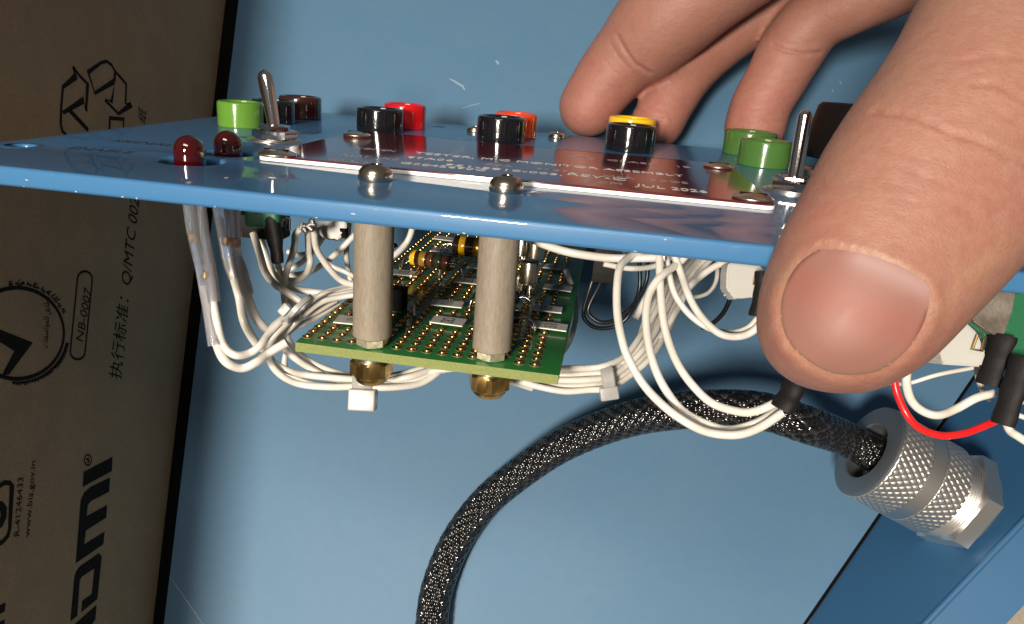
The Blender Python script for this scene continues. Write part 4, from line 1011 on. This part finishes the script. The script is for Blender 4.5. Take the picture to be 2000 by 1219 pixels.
# creases: geometry pressed in along lines, in photo pixels on the visible side
import numpy as np
def seg_d(px, py, L):
    best = np.full(np.shape(px), 1e9)
    for (ax_, ay_), (bx_, by_) in zip(L, L[1:]):
        vx, vy = bx_ - ax_, by_ - ay_; t = np.clip(((px - ax_) * vx + (py - ay_) * vy) / (vx * vx + vy * vy), 0, 1)
        best = np.minimum(best, np.hypot(px - ax_ - vx * t, py - ay_ - vy * t))
    return best
nail_px = [(1598, 487), (1640, 488), (1696, 499), (1755, 520), (1808, 551), (1815, 590), (1800, 640), (1770, 685), (1722, 722), (1672, 732), (1624, 728), (1580, 706), (1545, 674), (1528, 635), (1526, 590), (1540, 545), (1565, 510)]
nail_loop = nail_px + [nail_px[0]]
creases = [([(1420, 205), (1462, 214), (1505, 208)], 3, .010, 0), ([(1432, 178), (1480, 186), (1530, 182)], 3, .009, 0), ([(1445, 222), (1490, 228), (1535, 221)], 3, .008, 0), ([(1468, 140), (1515, 150), (1575, 140)], 3, .008, 0),
           ([(1250, 214), (1280, 232), (1320, 236)], 3, .010, 0), ([(1262, 200), (1295, 216), (1335, 214)], 3, .008, 0), ([(1160, 232), (1185, 240), (1215, 232)], 3, .006, 0), ([(1190, 82), (1206, 108), (1228, 132)], 3, .012, 0),
           ([(1660, 300), (1700, 318), (1745, 330)], 4, .006, 1), ([(1800, 300), (1850, 316), (1890, 312)], 4, .006, 1), ([(1870, 410), (1920, 418), (1965, 408)], 5, .007, 1), ([(1690, 400), (1735, 412), (1770, 430)], 4, .006, 1), ([(1706, 218), (1740, 222), (1775, 226), (1812, 238), (1860, 262), (1910, 275), (1960, 300), (2030, 330)], 5, .030, 1),
           ([(1900, 165), (1945, 165), (1990, 190), (2030, 205)], 5, .016, 1), ([(1750, 320), (1800, 345), (1870, 370), (1930, 385)], 5, .009, 1),
           ([(1720, 290), (1760, 302), (1810, 315)], 4, .007, 1), ([(1740, 385), (1800, 400), (1850, 392)], 5, .006, 1), ([(1880, 120), (1930, 108), (1990, 112)], 6, .010, 1),
           ([(1700, 345), (1740, 362), (1790, 372)], 5, .006, 1), ([(1850, 330), (1900, 345), (1960, 350)], 5, .007, 1), ([(1940, 215), (1975, 235), (2010, 250)], 5, .010, 1),
           ([(1205, 70), (1222, 100), (1240, 125), (1268, 142)], 4, .035, 0), ([(1236, 205), (1262, 226), (1296, 235)], 4, .02, 0),
           ([(1510, 88), (1530, 98), (1570, 106), (1600, 103)], 4, .035, 0), ([(1440, 232), (1480, 240), (1530, 238)], 4, .015, 0), ([(1512, 66), (1540, 78), (1590, 84)], 4, .015, 0), ([(1455, 190), (1500, 196), (1545, 190)], 4, .008, 0),
           ([(1470, 160), (1510, 168), (1555, 160)], 4, .007, 0), ([(1180, 115), (1200, 140), (1228, 160)], 4, .008, 0)]
def inside(x, y, poly):
    c = np.zeros(np.shape(x), bool); j = len(poly) - 1
    for i in range(len(poly)):
        yi, yj, xi, xj = poly[i][1], poly[j][1], poly[i][0], poly[j][0]
        if yi != yj: c ^= ((yi > y) != (yj > y)) & (x < (xj - xi) * (y - yi) / (yj - yi) + xi)
        j = i
    return c
ca = hm.color_attributes.new('skin_colour', 'FLOAT_COLOR', 'POINT')
nv_ = len(hm.vertices); co = np.empty(nv_ * 3); hm.vertices.foreach_get('co', co); co = co.reshape(-1, 3)
no = np.empty(nv_ * 3); hm.vertices.foreach_get('normal', no); no = no.reshape(-1, 3)
vv = co - np.array(CP); dd = vv @ np.array(RZ); xs_ = CX + F * (vv @ np.array(RX)) / dd; ys_ = CY + F * (vv @ np.array(RY)) / dd
nf = -(no * vv).sum(1) / np.linalg.norm(vv, axis=1)
base = np.array((.245, .124, .088)); pink = np.array((.265, .088, .070)); yel = np.array((.30, .18, .105)); lightc = np.array((.31, .17, .12))
col = np.repeat(base[None], nv_, 0)
def mixc(m, f, c): f = np.clip(f, 0, 1)[:, None]; col[m] = col[m] * (1 - f) + c * f
vis = (xs_ > -60) & (xs_ < 2150) & (ys_ > -60) & (ys_ < 850) & (dd > 1)
disp = np.zeros(nv_)
G = lambda q, w_: np.exp(-(q / w_) ** 2)
for th in (1, 0):
    m = np.where(vis & ((dd < 9.6) == bool(th)))[0]; x, y = xs_[m], ys_[m]; face = nf[m] > -.1
    for L, wd, am, t_ in creases:
        if t_ != th: continue
        q = seg_d(x, y, L)
        disp[m] += np.where(face, -am * G(q, wd) + am * .15 * G(q - wd * 2.2, wd * 1.4), 0)
        mixc(m, .5 * G(q, wd * 1.3) * min(1, am / .02) * face, pink * .75)
    if th:
        q = seg_d(x, y, nail_loop); ins = inside(x, y, nail_px); qo = np.where(ins, 0, q)
        lowrim = np.clip((y - 520) / 60, 0, 1)
        disp[m] += np.where(ins, -.03 * np.minimum(1, q / 12), (.006 + .014 * lowrim) * G(q - 17, 13) - .012 * G(q, 4.0)) * face
        mixc(m, np.where(ins, 0, .6 * np.exp(-((x - 1600) ** 2 + (y - 425) ** 2) / (2 * 45 ** 2)) + .35 * np.exp(-((x - 1790) ** 2 + (y - 480) ** 2) / (2 * 60 ** 2)) + .2 * np.exp(-((x - 1900) ** 2 + (y - 230) ** 2) / (2 * 90 ** 2))), pink)
        mixc(m, .45 * np.clip((y - 590) / 110, 0, 1), pink * 1.05)
        mixc(m, .35 * np.clip((250 - y) / 250, 0, 1), lightc)
        mixc(m, np.where(ins, 0, (.2 + .4 * np.clip((1660 - x) / 120, 0, 1) * lowrim) * G(q - 6, 5)), yel * 1.12)
        q2 = seg_d(x, y, [(1835, 620), (1870, 560), (1960, 480)]); mixc(m, .5 * G(q2, 20), yel * 1.15)
        # ragged dry cuticle along the nail's root
        q3 = seg_d(x, y, [(1590, 476), (1612, 470), (1650, 478), (1700, 490), (1752, 512), (1806, 545)])
        rag = np.sin(x * .45) * np.sin(x * .17 + 1) * .5 + .5
        disp[m] += .014 * G(q3, 5 + 4 * rag) * rag * face; mixc(m, .75 * G(q3, 5) * rag, np.array((.42, .28, .19)))
    else:
        mixc(m, np.full(len(m), .7), np.array((.37, .165, .125)))
        kk = np.exp(-((x - 1150) ** 2 + (y - 215) ** 2) / (2 * 75 ** 2)) + np.exp(-((x - 1285) ** 2 + (y - 240) ** 2) / (2 * 50 ** 2)) + np.exp(-((x - 1478) ** 2 + (y - 220) ** 2) / (2 * 80 ** 2))
        mixc(m, .7 * kk, np.array((.38, .13, .105)))
        # ink marks on the fingertip
        q = seg_d(x, y, [(1186, 164), (1196, 167), (1202, 166), (1213, 170)]); mixc(m, .55 * G(q, 1.2), np.array((.05, .04, .06)))
        q = seg_d(x, y, [(1170, 139), (1172, 141)]); mixc(m, .5 * G(q, 3), np.array((.35, .05, .04)))
co += no * disp[:, None]
press = (dd > 15) & (co[:, 2] < HP + .02) & (co[:, 1] < Yb + .4); co[press, 2] = HP + .02
hm.vertices.foreach_set('co', co.ravel()); hm.update()
ca.data.foreach_set('color', np.hstack([col, np.ones((nv_, 1))]).ravel())
for p in hm.polygons: p.use_smooth = True
hand = put('hand', hm, M_skin); tag(hand, 'bare hand gripping the panel, large thumb in front, three fingertips on top', 'hand')
tri = np.empty(len(hm.loops), int); hm.loops.foreach_get('vertex_index', tri); tri = tri.reshape(-1, 4)
keep = vis[tri[:, 0]] & (dd[tri[:, 0]] < 9.6); tri = tri[keep]
idx, inv_ = np.unique(tri, return_inverse=True)
bv = BVHTree.FromPolygons([Vector(c_) for c_ in co[idx]], inv_.reshape(-1, 4).tolist())
# thumb nail: curved plate over the nail bed
cxn = sum(p[0] for p in nail_px) / len(nail_px); cyn = sum(p[1] for p in nail_px) / len(nail_px)
nb = bmesh.new(); NL = 14; ringN = 68
loopP = spline([Vector((x, y, 0)) for x, y in nail_px + [nail_px[0]]], 4)[:-1]; ncol = []
def hit(x, y):
    r_ = bv.ray_cast(CP, ray(x, y).normalized()); return r_[0], r_[1]
rings = []
ctr, nrm = hit(cxn, cyn); vC = nb.verts.new(ctr + nrm * .045)
Zn = nrm
def ncolour(x, y, f):
    c = Vector((.225, .108, .086))
    # lunula near the cuticle, at the upper edge
    u = (x - 1700) * -.40 + (y - 610) * .916; s = (x - 1700) * .916 + (y - 610) * .4
    lun = math.exp(-((u + 88) / 26) ** 2) * (1 if s > -60 else max(0, 1 - (-60 - s) / 40))
    c = c.lerp(Vector((.30, .19, .175)), .85 * lun)
    c = c.lerp(Vector((.25, .080, .062)), .4 * math.exp(-((u - 5) / 40) ** 2))
    tip = 1 if f > .955 and u > 10 else 0
    return c.lerp(Vector((.31, .19, .12)), .5 * tip)
cl = [ncolour(cxn, cyn, 0)]
for j in range(1, NL + 1):
    f = (j / NL) ** .85; row = []
    for p in loopP:
        x = cxn + (p.x - cxn) * f; y = cyn + (p.y - cyn) * f
        h_, n_ = hit(x, y); lift = .040 * (1 - f ** 4) ** .5 + .002
        row.append(nb.verts.new(h_ + Zn * lift)); cl.append(ncolour(x, y, f))
    rings.append(row)
n = len(loopP)
for k in range(n): nb.faces.new((vC, rings[0][k], rings[0][(k + 1) % n]))
for a_, b_ in zip(rings, rings[1:]):
    for k in range(n): nb.faces.new((a_[k], b_[k], b_[(k + 1) % n], a_[(k + 1) % n]))
low = [nb.verts.new(v.co - Zn * .06) for v in rings[-1]]
for k in range(n): nb.faces.new((rings[-1][k], low[k], low[(k + 1) % n], rings[-1][(k + 1) % n]))
cl += [cl[-n + k] for k in range(n)]
for _ in range(3): bmesh.ops.smooth_vert(nb, verts=[v for r_ in rings[:-1] for v in r_], factor=.5, use_axis_x=True, use_axis_y=True, use_axis_z=True)
nm = fin(nb, 'nail', ang=60); cn = nm.color_attributes.new('skin_colour', 'FLOAT_COLOR', 'POINT')
cn.data.foreach_set('color', [q for c_ in cl for q in (c_.x, c_.y, c_.z, 1)])
put('thumbnail', nm, M_nail, hand)
print('verts', len(hm.vertices))
